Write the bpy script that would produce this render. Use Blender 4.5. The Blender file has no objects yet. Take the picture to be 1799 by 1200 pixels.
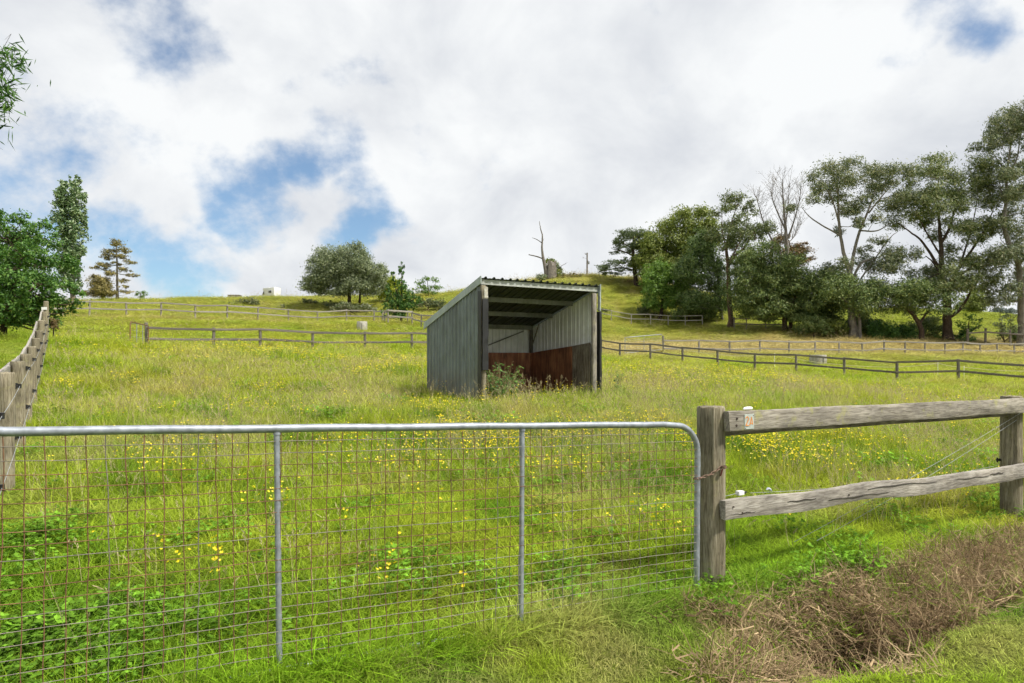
import bpy, bmesh, math, random
import numpy as np
from mathutils import Vector, Matrix
random.seed(7)
RNG = np.random.default_rng(7)
scene = bpy.context.scene
col = scene.collection
R = math.radians

# ------------------------------------------------------------------ camera
F = 1194.0; HY = 630.0; CX = 899.5; EYE = 1.6
cam = bpy.data.cameras.new('camera')
cam.sensor_width = 36.0
cam.lens = 36.0 * F / 1799.0
cam.shift_y = (HY - 600.0) / 1799.0
cam.clip_start = 0.05
cam.clip_end = 3000
camo = bpy.data.objects.new('camera', cam)
camo.location = (0, 0, EYE)
camo.rotation_euler = (R(90), 0, 0)
col.objects.link(camo)
scene.camera = camo

# ------------------------------------------------------------------ exposure
scene.view_settings.view_transform = 'Standard'
scene.view_settings.look = 'None'
scene.view_settings.gamma = 1.0
scene.view_settings.use_curve_mapping = False
scene.view_settings.exposure = 0.95
scene.render.engine = 'CYCLES'
scene.cycles.use_denoising = True
scene.cycles.max_bounces = 4
scene.cycles.diffuse_bounces = 2
scene.cycles.transmission_bounces = 3
scene.cycles.glossy_bounces = 2
scene.cycles.use_adaptive_sampling = True
scene.cycles.adaptive_threshold = 0.028
scene.cycles.adaptive_min_samples = 20
scene.cycles.transparent_max_bounces = 4

# ------------------------------------------------------------------ sun and sky
SUN_EL, SUN_AZ = R(56), R(118)           # azimuth measured clockwise from +Y (into the picture)
sun = bpy.data.lights.new('sun', 'SUN')
sun.energy = 3.2
sun.angle = R(5)
sun.color = (1.0, 0.95, 0.86)
suno = bpy.data.objects.new('sun', sun)
sd = Vector((math.sin(SUN_AZ) * math.cos(SUN_EL), math.cos(SUN_AZ) * math.cos(SUN_EL), math.sin(SUN_EL)))
suno.rotation_euler = sd.to_track_quat('Z', 'Y').to_euler()
suno.location = sd * 60
col.objects.link(suno)

world = bpy.data.worlds.new('World')
scene.world = world
world.use_nodes = True
wt = world.node_tree
wt.nodes.clear()
def wn(t, **k):
    n = wt.nodes.new(t)
    for a, b in k.items(): setattr(n, a, b)
    return n
def wl(a, b): wt.links.new(a, b)
def wmath(op, a, b=None, c=None, clamp=False):
    n = wn('ShaderNodeMath', operation=op, use_clamp=clamp)
    for i, v in enumerate((a, b, c)):
        if v is None: continue
        if isinstance(v, (int, float)): n.inputs[i].default_value = v
        else: wl(v, n.inputs[i])
    return n.outputs[0]
def wramp(v, a, b, c=0.0, d=1.0):
    n = wn('ShaderNodeMapRange', interpolation_type='SMOOTHSTEP')
    wl(v, n.inputs['Value'])
    for nm, x in (('From Min', a), ('From Max', b), ('To Min', c), ('To Max', d)): n.inputs[nm].default_value = x
    return n.outputs['Result']
def wnoise(vec, scale, detail, rough=0.5, dist=0.0):
    n = wn('ShaderNodeTexNoise')
    n.inputs['Scale'].default_value = scale; n.inputs['Detail'].default_value = detail
    n.inputs['Roughness'].default_value = rough; n.inputs['Distortion'].default_value = dist
    wl(vec, n.inputs['Vector'])
    return n
sky = wn('ShaderNodeTexSky', sky_type='NISHITA')
sky.sun_disc = False
sky.sun_elevation = SUN_EL
sky.sun_rotation = SUN_AZ
sky.altitude = 200
sky.air_density = 1.0; sky.dust_density = 0.6; sky.ozone_density = 2.0
tc = wn('ShaderNodeTexCoord')
dirv = tc.outputs['Generated']
warp = wnoise(dirv, 7.0, 4, 0.55)
wv = wn('ShaderNodeVectorMath', operation='SUBTRACT'); wl(warp.outputs['Color'], wv.inputs[0]); wv.inputs[1].default_value = (.5, .5, .5)
ws = wn('ShaderNodeVectorMath', operation='SCALE'); wl(wv.outputs[0], ws.inputs[0]); ws.inputs['Scale'].default_value = 0.13
wa = wn('ShaderNodeVectorMath', operation='ADD'); wl(dirv, wa.inputs[0]); wl(ws.outputs[0], wa.inputs[1])
dwarp = wa.outputs[0]
sep = wn('ShaderNodeSeparateXYZ'); wl(dirv, sep.inputs[0])
den = wmath('ADD', wmath('MAXIMUM', sep.outputs[2], 0.0), 0.75)
cmb = wn('ShaderNodeCombineXYZ')
wl(wmath('DIVIDE', sep.outputs[0], den), cmb.inputs[0]); wl(wmath('DIVIDE', sep.outputs[1], den), cmb.inputs[1])
plane = cmb.outputs[0]
n_cover = wnoise(plane, 9.0, 6, 0.58).outputs['Fac']
n_shade = wnoise(plane, 4.2, 6, 0.56, 0.25).outputs['Fac']
cover = wmath('MULTIPLY_ADD', n_cover, 1.5, 0.13)
# openings in the cloud deck: (photo direction, angular radius, depth)
hole = None
for px, py, r, a in ((425, 345, 85, .66), (510, 305, 65, .52), (595, 262, 75, .46), (690, 240, 75, .32), (640, 390, 78, .68), (215, 385, 90, .58), (295, 425, 82, .66),
                     (335, 475, 70, .55), (40, 300, 190, .42), (280, 5, 120, .56), (1730, 45, 48, .56), (1665, 15, 60, .44), (500, 130, 150, .22), (700, 450, 60, .35), (1560, 150, 60, .2)):
    v = Vector(((px - CX) / F, 1.0, (HY - py) / F)).normalized()
    dp = wn('ShaderNodeVectorMath', operation='DOT_PRODUCT'); wl(dwarp, dp.inputs[0]); dp.inputs[1].default_value = v
    n = wn('ShaderNodeMapRange'); wl(dp.outputs['Value'], n.inputs['Value'])
    for nm, q in (('From Min', math.cos(r / F * 1.25)), ('From Max', 1.0), ('To Min', 0.0), ('To Max', a)): n.inputs[nm].default_value = q
    hole = n.outputs['Result'] if hole is None else wmath('MAXIMUM', hole, n.outputs['Result'])
wl(dirv, wa.inputs[0])
nrm = wn('ShaderNodeVectorMath', operation='NORMALIZE'); wl(wa.outputs[0], nrm.inputs[0])
for l in list(wt.links):
    if l.from_socket == dwarp and l.to_node.type == 'VECT_MATH' and l.to_node.operation == 'DOT_PRODUCT': wl(nrm.outputs[0], l.to_socket)
cover = wmath('SUBTRACT', cover, hole)
mask = wramp(cover, 0.14, 0.66, 0.09, 1.0)
cr = wn('ShaderNodeValToRGB')
cr.color_ramp.elements[0].position = 0.34; cr.color_ramp.elements[0].color = (.365, .38, .405, 1)
cr.color_ramp.elements[1].position = 0.60; cr.color_ramp.elements[1].color = (.495, .505, .51, 1)
wl(n_shade, cr.inputs[0])
skys = wn('ShaderNodeVectorMath', operation='MULTIPLY'); wl(sky.outputs[0], skys.inputs[0]); skys.inputs[1].default_value = (.050, .062, .068)
mix = wn('ShaderNodeMix', data_type='RGBA')
wl(mask, mix.inputs[0]); wl(skys.outputs[0], mix.inputs[6]); wl(cr.outputs[0], mix.inputs[7])
bg = wn('ShaderNodeBackground'); bg.inputs['Strength'].default_value = 1.0
wl(mix.outputs[2], bg.inputs['Color'])
wo = wn('ShaderNodeOutputWorld'); wl(bg.outputs[0], wo.inputs['Surface'])

# ------------------------------------------------------------------ helpers
def W(px, py, Y): return ((px - CX) * Y / F, Y, EYE + (HY - py) * Y / F)

def np_mesh(name, V, Fa, mats=(), midx=None, smooth=True):
    """mesh from an (n,3) array and an (m,k) face array"""
    V = np.asarray(V, np.float32); Fa = np.asarray(Fa, np.int32)
    me = bpy.data.meshes.new(name)
    m, k = Fa.shape
    me.vertices.add(len(V)); me.vertices.foreach_set('co', V.ravel())
    me.loops.add(m * k); me.loops.foreach_set('vertex_index', Fa.ravel())
    me.polygons.add(m)
    me.polygons.foreach_set('loop_start', np.arange(0, m * k, k, dtype=np.int32))
    me.polygons.foreach_set('loop_total', np.full(m, k, np.int32))
    if midx is not None: me.polygons.foreach_set('material_index', np.asarray(midx, np.int32))
    me.polygons.foreach_set('use_smooth', np.full(m, smooth, bool))
    for mt in mats: me.materials.append(mt)
    me.update(calc_edges=True)
    return me

def link(name, me, parent=None, loc=(0, 0, 0), rot=(0, 0, 0), scale=(1, 1, 1)):
    o = bpy.data.objects.new(name, me)
    col.objects.link(o)
    o.location = loc; o.rotation_euler = rot; o.scale = scale
    if parent is not None: o.parent = parent
    return o

def tag(o, label, cat=None, group=None, kind=None):
    o['label'] = label
    if cat: o['category'] = cat
    if group: o['group'] = group
    if kind: o['kind'] = kind
    return o

def thing(name, label, cat, loc=(0, 0, 0), rotz=0.0, group=None):
    o = bpy.data.objects.new(name, None); col.objects.link(o)
    o.empty_display_size = 0.2
    o.location = loc; o.rotation_euler = (0, 0, rotz)
    return tag(o, label, cat, group)

class MB:
    """collects shapes for one mesh"""
    def __init__(s): s.v = []; s.f = []; s.m = []
    def add(s, v, f, m=0):
        b = len(s.v); s.v += [tuple(p) for p in v]; s.f += [tuple(i + b for i in q) for q in f]; s.m += [m] * len(f); return s
    def box(s, a, b, m=0):
        (x0, y0, z0), (x1, y1, z1) = a, b
        v = [(x0, y0, z0), (x1, y0, z0), (x1, y1, z0), (x0, y1, z0), (x0, y0, z1), (x1, y0, z1), (x1, y1, z1), (x0, y1, z1)]
        return s.add(v, [(0, 3, 2, 1), (4, 5, 6, 7), (0, 1, 5, 4), (1, 2, 6, 5), (2, 3, 7, 6), (3, 0, 4, 7)], m)
    def tube(s, pts, rad, n=8, m=0, cap=True):
        pts = [Vector(p) for p in pts]
        if isinstance(rad, (int, float)): rad = [rad] * len(pts)
        v = []; f = []
        up = Vector((0, 0, 1)); prev = None
        for i, p in enumerate(pts):
            t = (pts[min(i + 1, len(pts) - 1)] - pts[max(i - 1, 0)]).normalized()
            if prev is None:
                a = t.cross(up if abs(t.z) < .95 else Vector((1, 0, 0))).normalized()
            else:
                a = (prev - t * prev.dot(t)).normalized()
            prev = a; b = t.cross(a)
            for k in range(n):
                w = 2 * math.pi * k / n
                v.append(p + (a * math.cos(w) + b * math.sin(w)) * rad[i])
        for i in range(len(pts) - 1):
            for k in range(n):
                f.append((i * n + k, i * n + (k + 1) % n, (i + 1) * n + (k + 1) % n, (i + 1) * n + k))
        if cap:
            f.append(tuple(range(n - 1, -1, -1))); f.append(tuple((len(pts) - 1) * n + k for k in range(n)))
        return s.add(v, f, m)
    def mesh(s, name, mats, smooth=False, bevel=0.0, seg=2):
        me = bpy.data.meshes.new(name)
        me.from_pydata(s.v, [], s.f)
        for mt in (mats if isinstance(mats, (list, tuple)) else [mats]): me.materials.append(mt)
        me.polygons.foreach_set('material_index', s.m)
        if bevel:
            bm = bmesh.new(); bm.from_mesh(me)
            bmesh.ops.recalc_face_normals(bm, faces=bm.faces)
            es = [e for e in bm.edges if len(e.link_faces) == 2 and e.calc_face_angle(0) > .6]
            bmesh.ops.bevel(bm, geom=es, offset=bevel, segments=seg, affect='EDGES', profile=.6)
            bm.to_mesh(me); bm.free()
        if smooth:
            me.polygons.foreach_set('use_smooth', [True] * len(me.polygons))
            me.set_sharp_from_angle(angle=R(40))
        me.update()
        return me

# ------------------------------------------------------------------ materials
class NT:
    def __init__(s, name):
        s.mat = bpy.data.materials.new(name); s.mat.use_nodes = True
        s.t = s.mat.node_tree; s.t.nodes.clear()
        s.out = s.n('ShaderNodeOutputMaterial')
        s.b = s.n('ShaderNodeBsdfPrincipled'); s.t.links.new(s.b.outputs[0], s.out.inputs[0])
    def n(s, t, **k):
        x = s.t.nodes.new(t)
        for a, b in k.items(): setattr(x, a, b)
        return x
    def l(s, a, b): s.t.links.new(a, b)
    def set(s, **k):
        for a, v in k.items(): s.b.inputs[a.replace('_', ' ')].default_value = v
    def coord(s, kind='Object', scale=(1, 1, 1)):
        if kind == 'World':
            src = s.n('ShaderNodeNewGeometry').outputs['Position']
        else: src = s.n('ShaderNodeTexCoord').outputs[kind]
        m = s.n('ShaderNodeMapping'); m.inputs['Scale'].default_value = scale; s.l(src, m.inputs[0])
        return m.outputs[0]
    def noise(s, vec, scale, detail=4, rough=.55, dist=0.0):
        x = s.n('ShaderNodeTexNoise'); s.l(vec, x.inputs['Vector'])
        x.inputs['Scale'].default_value = scale; x.inputs['Detail'].default_value = detail
        x.inputs['Roughness'].default_value = rough; x.inputs['Distortion'].default_value = dist
        return x.outputs['Fac']
    def ramp(s, fac, stops):
        x = s.n('ShaderNodeValToRGB'); s.l(fac, x.inputs[0])
        e = x.color_ramp.elements
        while len(e) < len(stops): e.new(.5)
        for i, (p, c) in enumerate(stops): e[i].position = p; e[i].color = (*c, 1) if len(c) == 3 else c
        return x.outputs[0]
    def mix(s, fac, a, b, mode='MIX'):
        x = s.n('ShaderNodeMix', data_type='RGBA', blend_type=mode)
        for i, v in ((0, fac), (6, a), (7, b)):
            if isinstance(v, (int, float)): x.inputs[i].default_value = v
            elif isinstance(v, tuple): x.inputs[i].default_value = (*v, 1)
            else: s.l(v, x.inputs[i])
        return x.outputs[2]
    def bump(s, h, strength=.3, dist=.01):
        x = s.n('ShaderNodeBump'); x.inputs['Strength'].default_value = strength; x.inputs['Distance'].default_value = dist
        s.l(h, x.inputs['Height']); s.l(x.outputs[0], s.b.inputs['Normal'])
    def color(s, c): s.l(c, s.b.inputs['Base Color'])

def simple(name, c, rough=.6, metal=0.0, var=.15, scale=8.0, bump=0.0):
    m = NT(name); v = m.coord()
    f = m.noise(v, scale, 5)
    m.color(m.ramp(f, [(.3, tuple(x * (1 - var) for x in c)), (.7, tuple(min(1, x * (1 + var)) for x in c))]))
    m.set(Roughness=rough, Metallic=metal)
    if bump: m.bump(f, bump)
    return m.mat

def timber(name, stops, axis='Z', lichen=0.0, fine=1.0):
    m = NT(name)
    sc = {'Z': (9, 9, .7), 'X': (.7, 9, 9)}[axis]
    sc = tuple(q * fine for q in sc)
    rnd = m.n('ShaderNodeObjectInfo').outputs['Random']
    tcn = m.n('ShaderNodeTexCoord').outputs['Object']
    off = m.n('ShaderNodeVectorMath', operation='ADD'); m.l(tcn, off.inputs[0])
    sca = m.n('ShaderNodeMath', operation='MULTIPLY'); m.l(rnd, sca.inputs[0]); sca.inputs[1].default_value = 37.0
    m.l(sca.outputs[0], off.inputs[1])
    mp = m.n('ShaderNodeMapping'); mp.inputs['Scale'].default_value = sc; m.l(off.outputs[0], mp.inputs[0])
    g = m.noise(mp.outputs[0], 3.0, 8, .65, .6)
    g2 = m.noise(mp.outputs[0], 14.0, 4, .6, .3)
    blot = m.noise(off.outputs[0], 3.2, 5, .6)
    c = m.ramp(g, stops)
    dark = m.ramp(g2, [(.40, (.45, .43, .40)), (.55, (1, 1, 1))])
    c = m.mix(.75, c, dark, 'MULTIPLY')
    bl = m.ramp(blot, [(.35, (.62, .61, .60)), (.62, (1.08, 1.06, 1.02))])
    c = m.mix(.8, c, bl, 'MULTIPLY')
    if lichen:
        lf = m.noise(off.outputs[0], 7.0, 6, .7)
        lm = m.ramp(lf, [(.56, (0, 0, 0)), (.66, (lichen, lichen, lichen))])
        c = m.mix(lm, c, (.34, .33, .14))
    val = m.n('ShaderNodeMapRange'); m.l(rnd, val.inputs[0]); val.inputs[3].default_value = .82; val.inputs[4].default_value = 1.15
    hs = m.n('ShaderNodeHueSaturation'); m.l(c, hs.inputs['Color']); m.l(val.outputs[0], hs.inputs['Value'])
    m.color(hs.outputs[0])
    m.set(Roughness=.85); m.b.inputs['Specular IOR Level'].default_value = .2
    m.bump(g2, .6, .004)
    return m.mat

def leaf_mat(name, cols, transl=.3, rough=.55, spec=.25):
    """leaf colour varies leaf by leaf"""
    m = NT(name)
    r = m.n('ShaderNodeNewGeometry').outputs['Random Per Island']
    n = len(cols)
    c = m.ramp(r, [(i / max(1, n - 1), cc) for i, cc in enumerate(cols)])
    m.color(c); m.set(Roughness=rough); m.b.inputs['Specular IOR Level'].default_value = spec
    tr = m.n('ShaderNodeBsdfTranslucent'); 
    hs = m.n('ShaderNodeHueSaturation'); hs.inputs['Value'].default_value = 1.25; hs.inputs['Saturation'].default_value = 1.1
    m.l(c, hs.inputs['Color']); m.l(hs.outputs[0], tr.inputs[0])
    mx = m.n('ShaderNodeMixShader'); mx.inputs[0].default_value = transl
    m.l(m.b.outputs[0], mx.inputs[1]); m.l(tr.outputs[0], mx.inputs[2]); m.l(mx.outputs[0], m.out.inputs[0])
    return m.mat

def blade_mat(name, base=None, transl=.35, mul=1.0):
    """grass blade: colour comes with each tuft (dry, fresh, lush), slight change tuft by tuft"""
    m = NT(name)
    if base is None:
        a = m.n('ShaderNodeAttribute', attribute_type='INSTANCER', attribute_name='tint'); c = a.outputs['Color']
    else:
        rg = m.n('ShaderNodeRGB'); rg.outputs[0].default_value = (*base, 1); c = rg.outputs[0]
    r = m.n('ShaderNodeNewGeometry').outputs['Random Per Island']
    v = m.n('ShaderNodeMapRange'); m.l(r, v.inputs[0]); v.inputs[3].default_value = .60 * mul; v.inputs[4].default_value = 1.40 * mul
    hs = m.n('ShaderNodeHueSaturation'); m.l(c, hs.inputs['Color']); m.l(v.outputs[0], hs.inputs['Value'])
    c = hs.outputs[0]
    m.color(c); m.set(Roughness=.7); m.b.inputs['Specular IOR Level'].default_value = .10
    tr = m.n('ShaderNodeBsdfTranslucent'); m.l(c, tr.inputs[0])
    mx = m.n('ShaderNodeMixShader'); mx.inputs[0].default_value = transl
    m.l(m.b.outputs[0], mx.inputs[1]); m.l(tr.outputs[0], mx.inputs[2]); m.l(mx.outputs[0], m.out.inputs[0])
    return m.mat

GREY_STOPS = [(.30, (.16, .145, .125)), (.50, (.31, .285, .25)), (.70, (.44, .415, .375))]
POST_STOPS = [(.30, (.15, .13, .09)), (.50, (.27, .24, .17)), (.72, (.40, .37, .29))]
DARK_STOPS = [(.30, (.085, .076, .066)), (.50, (.19, .172, .150)), (.72, (.34, .315, .28))]
M_POST = timber('weathered_post_wood', POST_STOPS, 'Z', .25)
M_RAIL = timber('silver_grey_rail_wood', GREY_STOPS, 'X', .45)
M_RAIL_PALE = timber('pale_rail_wood', [(.30, (.25, .235, .21)), (.5, (.40, .38, .345)), (.7, (.52, .50, .46))], 'X')
M_DARK_RAIL = timber('dark_rail_wood', DARK_STOPS, 'X', .3)
M_DARK_POST = timber('dark_post_wood', DARK_STOPS, 'Z', .3)
M_GREY_POST = timber('silver_grey_post_wood', GREY_STOPS, 'Z', .3)
M_GREY_RAIL = timber('silver_far_rail_wood', [(.30, (.20, .185, .165)), (.5, (.34, .32, .29)), (.7, (.46, .44, .40))], 'X', .2)
M_GALV = simple('galvanised_steel', (.28, .305, .34), .5, .4, .28, 26)
M_WIRE = simple('galvanised_wire', (.19, .165, .135), .75, .05, .35, 9)
M_RUST = simple('rusty_wire', (.17, .085, .042), .85, .0, .45, 7)
M_BLACK = simple('black_plastic', (.012, .012, .013), .5, 0, .3, 6)
M_WHITE = simple('white_plastic', (.80, .80, .78), .4, 0, .05, 6)
M_CONC = simple('weathered_concrete', (.34, .32, .28), .9, 0, .3, 6, .4)
M_BARK = timber('brown_bark', [(.3, (.035, .024, .018)), (.5, (.085, .06, .045)), (.7, (.15, .11, .085))], 'Z')
M_BARK_GREY = timber('grey_bark', [(.3, (.10, .09, .08)), (.5, (.20, .18, .16)), (.7, (.30, .275, .25))], 'Z')
M_BARK_PALE = timber('pale_gum_bark', [(.3, (.10, .085, .07)), (.5, (.26, .235, .205)), (.7, (.42, .40, .37))], 'Z')

# ------------------------------------------------------------------ terrain
CP=[(-4,-6,0),(4,-6,-.1),(0,0,0),(-3,0,.05),(3,0,-.06),(7,1,-.1),(-7,1,.12),(14,3,-.25),(-14,3,.4),
 (-1.17,3.37,.03),(.06,4.04,-.01),(1.29,4.72,-.03),(1.45,4.9,.0),(5.1,7,-.02),(9,9.2,-.05),
 (-5,6.7,.29),(-6.4,8.7,.42),(-8.4,11.6,.62),(-16.5,25,2.1),(-12,18,1.25),
 (0,9,.3),(3.5,9,.25),(-3,9,.33),(8,14,.4),(14,18,.1),
 (-.65,14.1,.72),(1.93,15.65,.74),(-2.04,16.4,.76),(.5,17.95,.8),
 (-17.7,33,2.1),W(724,617,40),W(1056,622,48),(-8,27,1.6),
 (23,30.5,.32),W(1399,655,39),(35,30,.0),(50,40,.4),
 (11.1,50,2.1),(43.2,58,2.0),(27,54,2.1),
 W(1150,575,75),W(1281,573,72),W(1500,593,66),W(1663,598,66),(47.7,64,2.9),W(1720,582,75),W(1380,581,70),(62,70,3.2),
 W(157,555,55),W(400,562,61),W(609,568,67),W(702,567,60),(2,60,3.6),
 W(150,528,88),W(-150,535,88),W(400,525,88),W(600,523,88),W(750,520,90),W(850,508,92),W(930,493,94),W(1050,486,94),W(1130,492,94),W(1230,512,95),W(1400,535,98),W(1560,541,98),W(1700,546,98),W(1799,553,98),W(2000,570,98),
 W(1060,530,83),W(600,545,78),W(300,543,72),
 (-25,25,2.5),(-40,40,3.8),(-60,60,6),(-30,12,1.2),
 W(150,531,108),W(-150,537,108),W(400,528,108),W(600,526,108),W(750,523,108),W(850,512,108),W(930,499,108),W(1050,493,108),W(1130,500,108),W(1230,518,108),W(1400,540,110),
 W(0,531,140),W(450,528.5,138),W(800,532,140),W(1050,512,140),W(1300,545,140),W(1799,566,140),
 (-120,200,8),(0,210,8),(120,200,2),(-150,100,7),(140,90,4),(-100,30,5),(100,25,-1),(-60,-30,1),(60,-30,-1.5)]
CP=np.array(CP,float)
def _k(r2): return np.where(r2>0, r2*np.log(r2+1e-12),0)
_D=((CP[:,None,:2]-CP[None,:,:2])**2).sum(-1)
NCP=len(CP); A=np.zeros((NCP+3,NCP+3)); A[:NCP,:NCP]=_k(_D)+np.eye(NCP)*2.0
A[:NCP,NCP]=1;A[:NCP,NCP+1:]=CP[:,:2];A[NCP,:NCP]=1;A[NCP+1:,:NCP]=CP[:,:2].T
WT=np.linalg.solve(A,np.r_[CP[:,2],0,0,0])
def tps(x,y):
    r2=(x[...,None]-CP[:,0])**2+(y[...,None]-CP[:,1])**2
    return _k(r2)@WT[:NCP]+WT[NCP]+WT[NCP+1]*x+WT[NCP+2]*y

_wr = np.random.default_rng(3)
_waves = []
for wl_, amp in ((9.0, .05), (6.0, .04), (3.1, .022), (2.0, .016), (1.1, .010), (.7, .007)):
    for _ in range(3):
        th = _wr.uniform(0, 2 * np.pi); _waves.append((np.cos(th) * 2 * np.pi / wl_, np.sin(th) * 2 * np.pi / wl_, _wr.uniform(0, 6.28), amp))
def side(x, y): return (x + 1.166) * -.4814 + (y - 3.37) * .8764          # >0: inside the paddock
def left(x, y): return (x + 5.0) * .833 + (y - 6.7) * .553                # >0: paddock side of the boundary fence
SHED_O = Vector((-.65, 14.1, 0)); SHED_A = math.atan2(1.55, 2.577)
def shed_local(x, y):
    dx, dy = x - SHED_O.x, y - SHED_O.y; c, s = math.cos(SHED_A), math.sin(SHED_A)
    return dx * c + dy * s, -dx * s + dy * c
def height(x, y):
    x = np.asarray(x, float); y = np.asarray(y, float)
    sh = x.shape; x = x.ravel(); y = y.ravel()
    z = np.empty_like(x)
    for i in range(0, len(x), 20000): z[i:i + 20000] = tps(x[i:i + 20000], y[i:i + 20000])
    r = np.hypot(x, y)
    k = np.clip((r - 190) / 120, 0, 1); k = k * k * (3 - 2 * k)
    z = z * (1 - k) + (-6.0) * k
    w = sum(a * np.sin(kx * x + ky * y + ph) for kx, ky, ph, a in _waves)
    amp = np.clip((r - 5) / 20, .35, 1.3)
    u, v = shed_local(x, y)
    flat = np.clip(np.maximum(np.abs(u - 1.5) - 1.6, np.abs(v - 1.35) - 1.4), 0, 1)
    z = z + w * amp * flat * .8
    s = side(x, y)
    # hollow of the ditch and the bank that falls to it in front of the fence
    bank = np.clip((-s - .25) / .6, 0, 1) * np.clip((1.25 + s) / .3, 0, 1) * np.clip((x - 1.0) / .5, 0, 1)
    z = z - .13 * bank - .42 * np.exp(-((x - 2.02) / .36) ** 2 - ((y - 4.10) / .27) ** 2)
    return z.reshape(sh)
def hz(x, y): return float(height(np.array([x]), np.array([y]))[0])
def ground_at(px, py, y0=2.0, y1=130.0):
    """where the line of sight through a point of the photograph meets the ground"""
    Y = np.concatenate([np.arange(y0, min(y1, 30), .05), np.arange(30, y1, .25)]) if y1 > 30 else np.arange(y0, y1, .02)
    x = (px - CX) * Y / F; zr = EYE + (HY - py) * Y / F
    g = height(x, Y)
    i = np.argmax(zr <= g)
    return float(x[i]), float(Y[i]), float(g[i])

# one ground sheet, fine near the gate, reaching the horizon
def _axis(a, b, fine, grow):
    out = [0.0]; st = fine
    while out[-1] < b: out.append(out[-1] + st); st *= grow
    neg = [0.0]; st = fine
    while neg[-1] > a: neg.append(neg[-1] - st); st *= grow
    return np.array(sorted(set(neg[1:] + out)))
gx = _axis(-900, 900, .10, 1.030) + .8
gy = _axis(-300, 1100, .10, 1.024) + 4.0
GX, GY = np.meshgrid(gx, gy)
GZ = height(GX, GY)
GV = np.stack([GX, GY, GZ], -1).reshape(-1, 3)
ny, nx = GX.shape
ii = np.arange(ny * nx).reshape(ny, nx)
GF = np.stack([ii[:-1, :-1], ii[:-1, 1:], ii[1:, 1:], ii[1:, :-1]], -1).reshape(-1, 4)

def tint_at(x, y):
    """colour of the sward: fresh green, yellow-green, straw, lush dark green"""
    x = np.asarray(x, float); y = np.asarray(y, float)
    def nz(s, seed):
        r = np.random.default_rng(seed); o = 0
        for q in range(7):
            th = r.uniform(0, 6.28); k = 2 * np.pi / (s * r.uniform(.5, 1.7))
            o = o + np.sin(np.cos(th) * k * x + np.sin(th) * k * y + r.uniform(0, 6.28) + 1.3 * np.sin(x * k * .37 + q) + 1.1 * np.cos(y * k * .31 + 2 * q))
        return o / 4.2
    a = nz(3.2, 1); b = nz(1.3, 2); c = nz(9.0, 3); d = nz(.6, 5)
    fresh = np.array([.215, .365, .017]); yel = np.array([.405, .435, .042]); straw = np.array([.56, .455, .205]); lush = np.array([.095, .230, .012])
    rr = np.hypot(x, y)
    t = np.clip(.40 + .28 * a + .16 * b + .24 * c + .10 * d + np.clip((rr - 6) / 40, -.25, .28), 0, 1)
    col_ = fresh[None] * (1 - t[:, None]) + yel[None] * t[:, None]
    st = np.clip(.02 + .34 * nz(4.0, 7) + .20 * nz(1.0, 9) + np.where((rr > 9) & (rr < 40), .15, -.10), 0, .66)
    # straw coloured strip beyond the long rail fence, and along the upper fence
    f4 = (y - 50 - (x - 11) * .25)
    st = st + .95 * np.exp(-((f4 - 5 - 1.5 * a) / 7.0) ** 2) * np.clip((x - 3) / 4, 0, 1)
    f5 = (y - 55 - (x + 34) * .67)
    st = st + .50 * np.exp(-((f5 + .5 + .8 * a) / 1.8) ** 2) * np.clip((-x - 6) / 4, 0, 1)
    st = st + .30 * np.clip((y - 88) / 8, 0, 1) * np.clip((x + 3) / 5, 0, 1) * np.clip((30 - x) / 8, 0, 1)
    st = np.clip(st + .22 * np.clip((rr - 40) / 30, 0, 1), 0, .9)
    col_ = col_ * (1 - st[:, None]) + straw[None] * st[:, None]
    lu = np.clip(-.02 + .75 * nz(1.8, 11) - np.clip((rr - 14) / 30, 0, .6), 0, .8)
    lu = np.maximum(lu, .75 * np.exp(-(((x + 2.4) / 1.1) ** 2 + ((y - 3.9) / .9) ** 2)))
    lu = np.where(left(x, y) < 0, .35, lu)
    col_ = col_ * (1 - lu[:, None]) + lush[None] * lu[:, None]
    hill = np.clip((y - 66) / 8, 0, 1) * np.clip((x - 22) / 8, 0, 1)
    col_ = col_ * (1 - .7 * hill[:, None]) + np.array([.29, .36, .04])[None] * .7 * hill[:, None]
    return col_
def dry_at(x, y):
    s = side(x, y)
    d = np.clip((-s - .22) / .25, 0, 1) * np.clip((1.08 + s + .06 * np.sin(x * 7) + .04 * np.sin(x * 17 + y * 9)) / .16, 0, 1) * np.clip((x - 1.12 - .2 * np.sin(s * 9)) / .3, 0, 1)
    d2 = np.exp(-((x - 2.02) / .46) ** 2 - ((y - 4.08) / .34) ** 2)
    return np.clip(np.maximum(d, (d2 - .25) * 2.2), 0, 1)

gm = NT('meadow_soil_and_sward')
at = gm.n('ShaderNodeAttribute', attribute_name='sward')
wv_ = gm.coord('World')
n1 = gm.noise(wv_, 1.7, 8, .65); n2 = gm.noise(wv_, 23.0, 4, .6); n3 = gm.noise(wv_, 6.0, 5, .6)
c_ = gm.mix(.85, at.outputs['Color'], gm.ramp(n2, [(.3, (.45, .45, .42)), (.65, (1.25, 1.22, 1.15))]), 'MULTIPLY')
c_ = gm.mix(.7, c_, gm.ramp(n1, [(.3, (.66, .74, .62)), (.68, (1.22, 1.16, 1.1))]), 'MULTIPLY')
c_ = gm.mix(.5, c_, gm.ramp(n3, [(.35, (.75, .8, .7)), (.65, (1.15, 1.1, 1.05))]), 'MULTIPLY')
gm.color(c_); gm.set(Roughness=.95); gm.b.inputs['Specular IOR Level'].default_value = .1
gm.bump(n2, 1.0, .12)
gme = np_mesh('ground', GV, GF, [gm.mat])
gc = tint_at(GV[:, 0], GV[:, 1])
dk = dry_at(GV[:, 0], GV[:, 1])[:, None]
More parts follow.
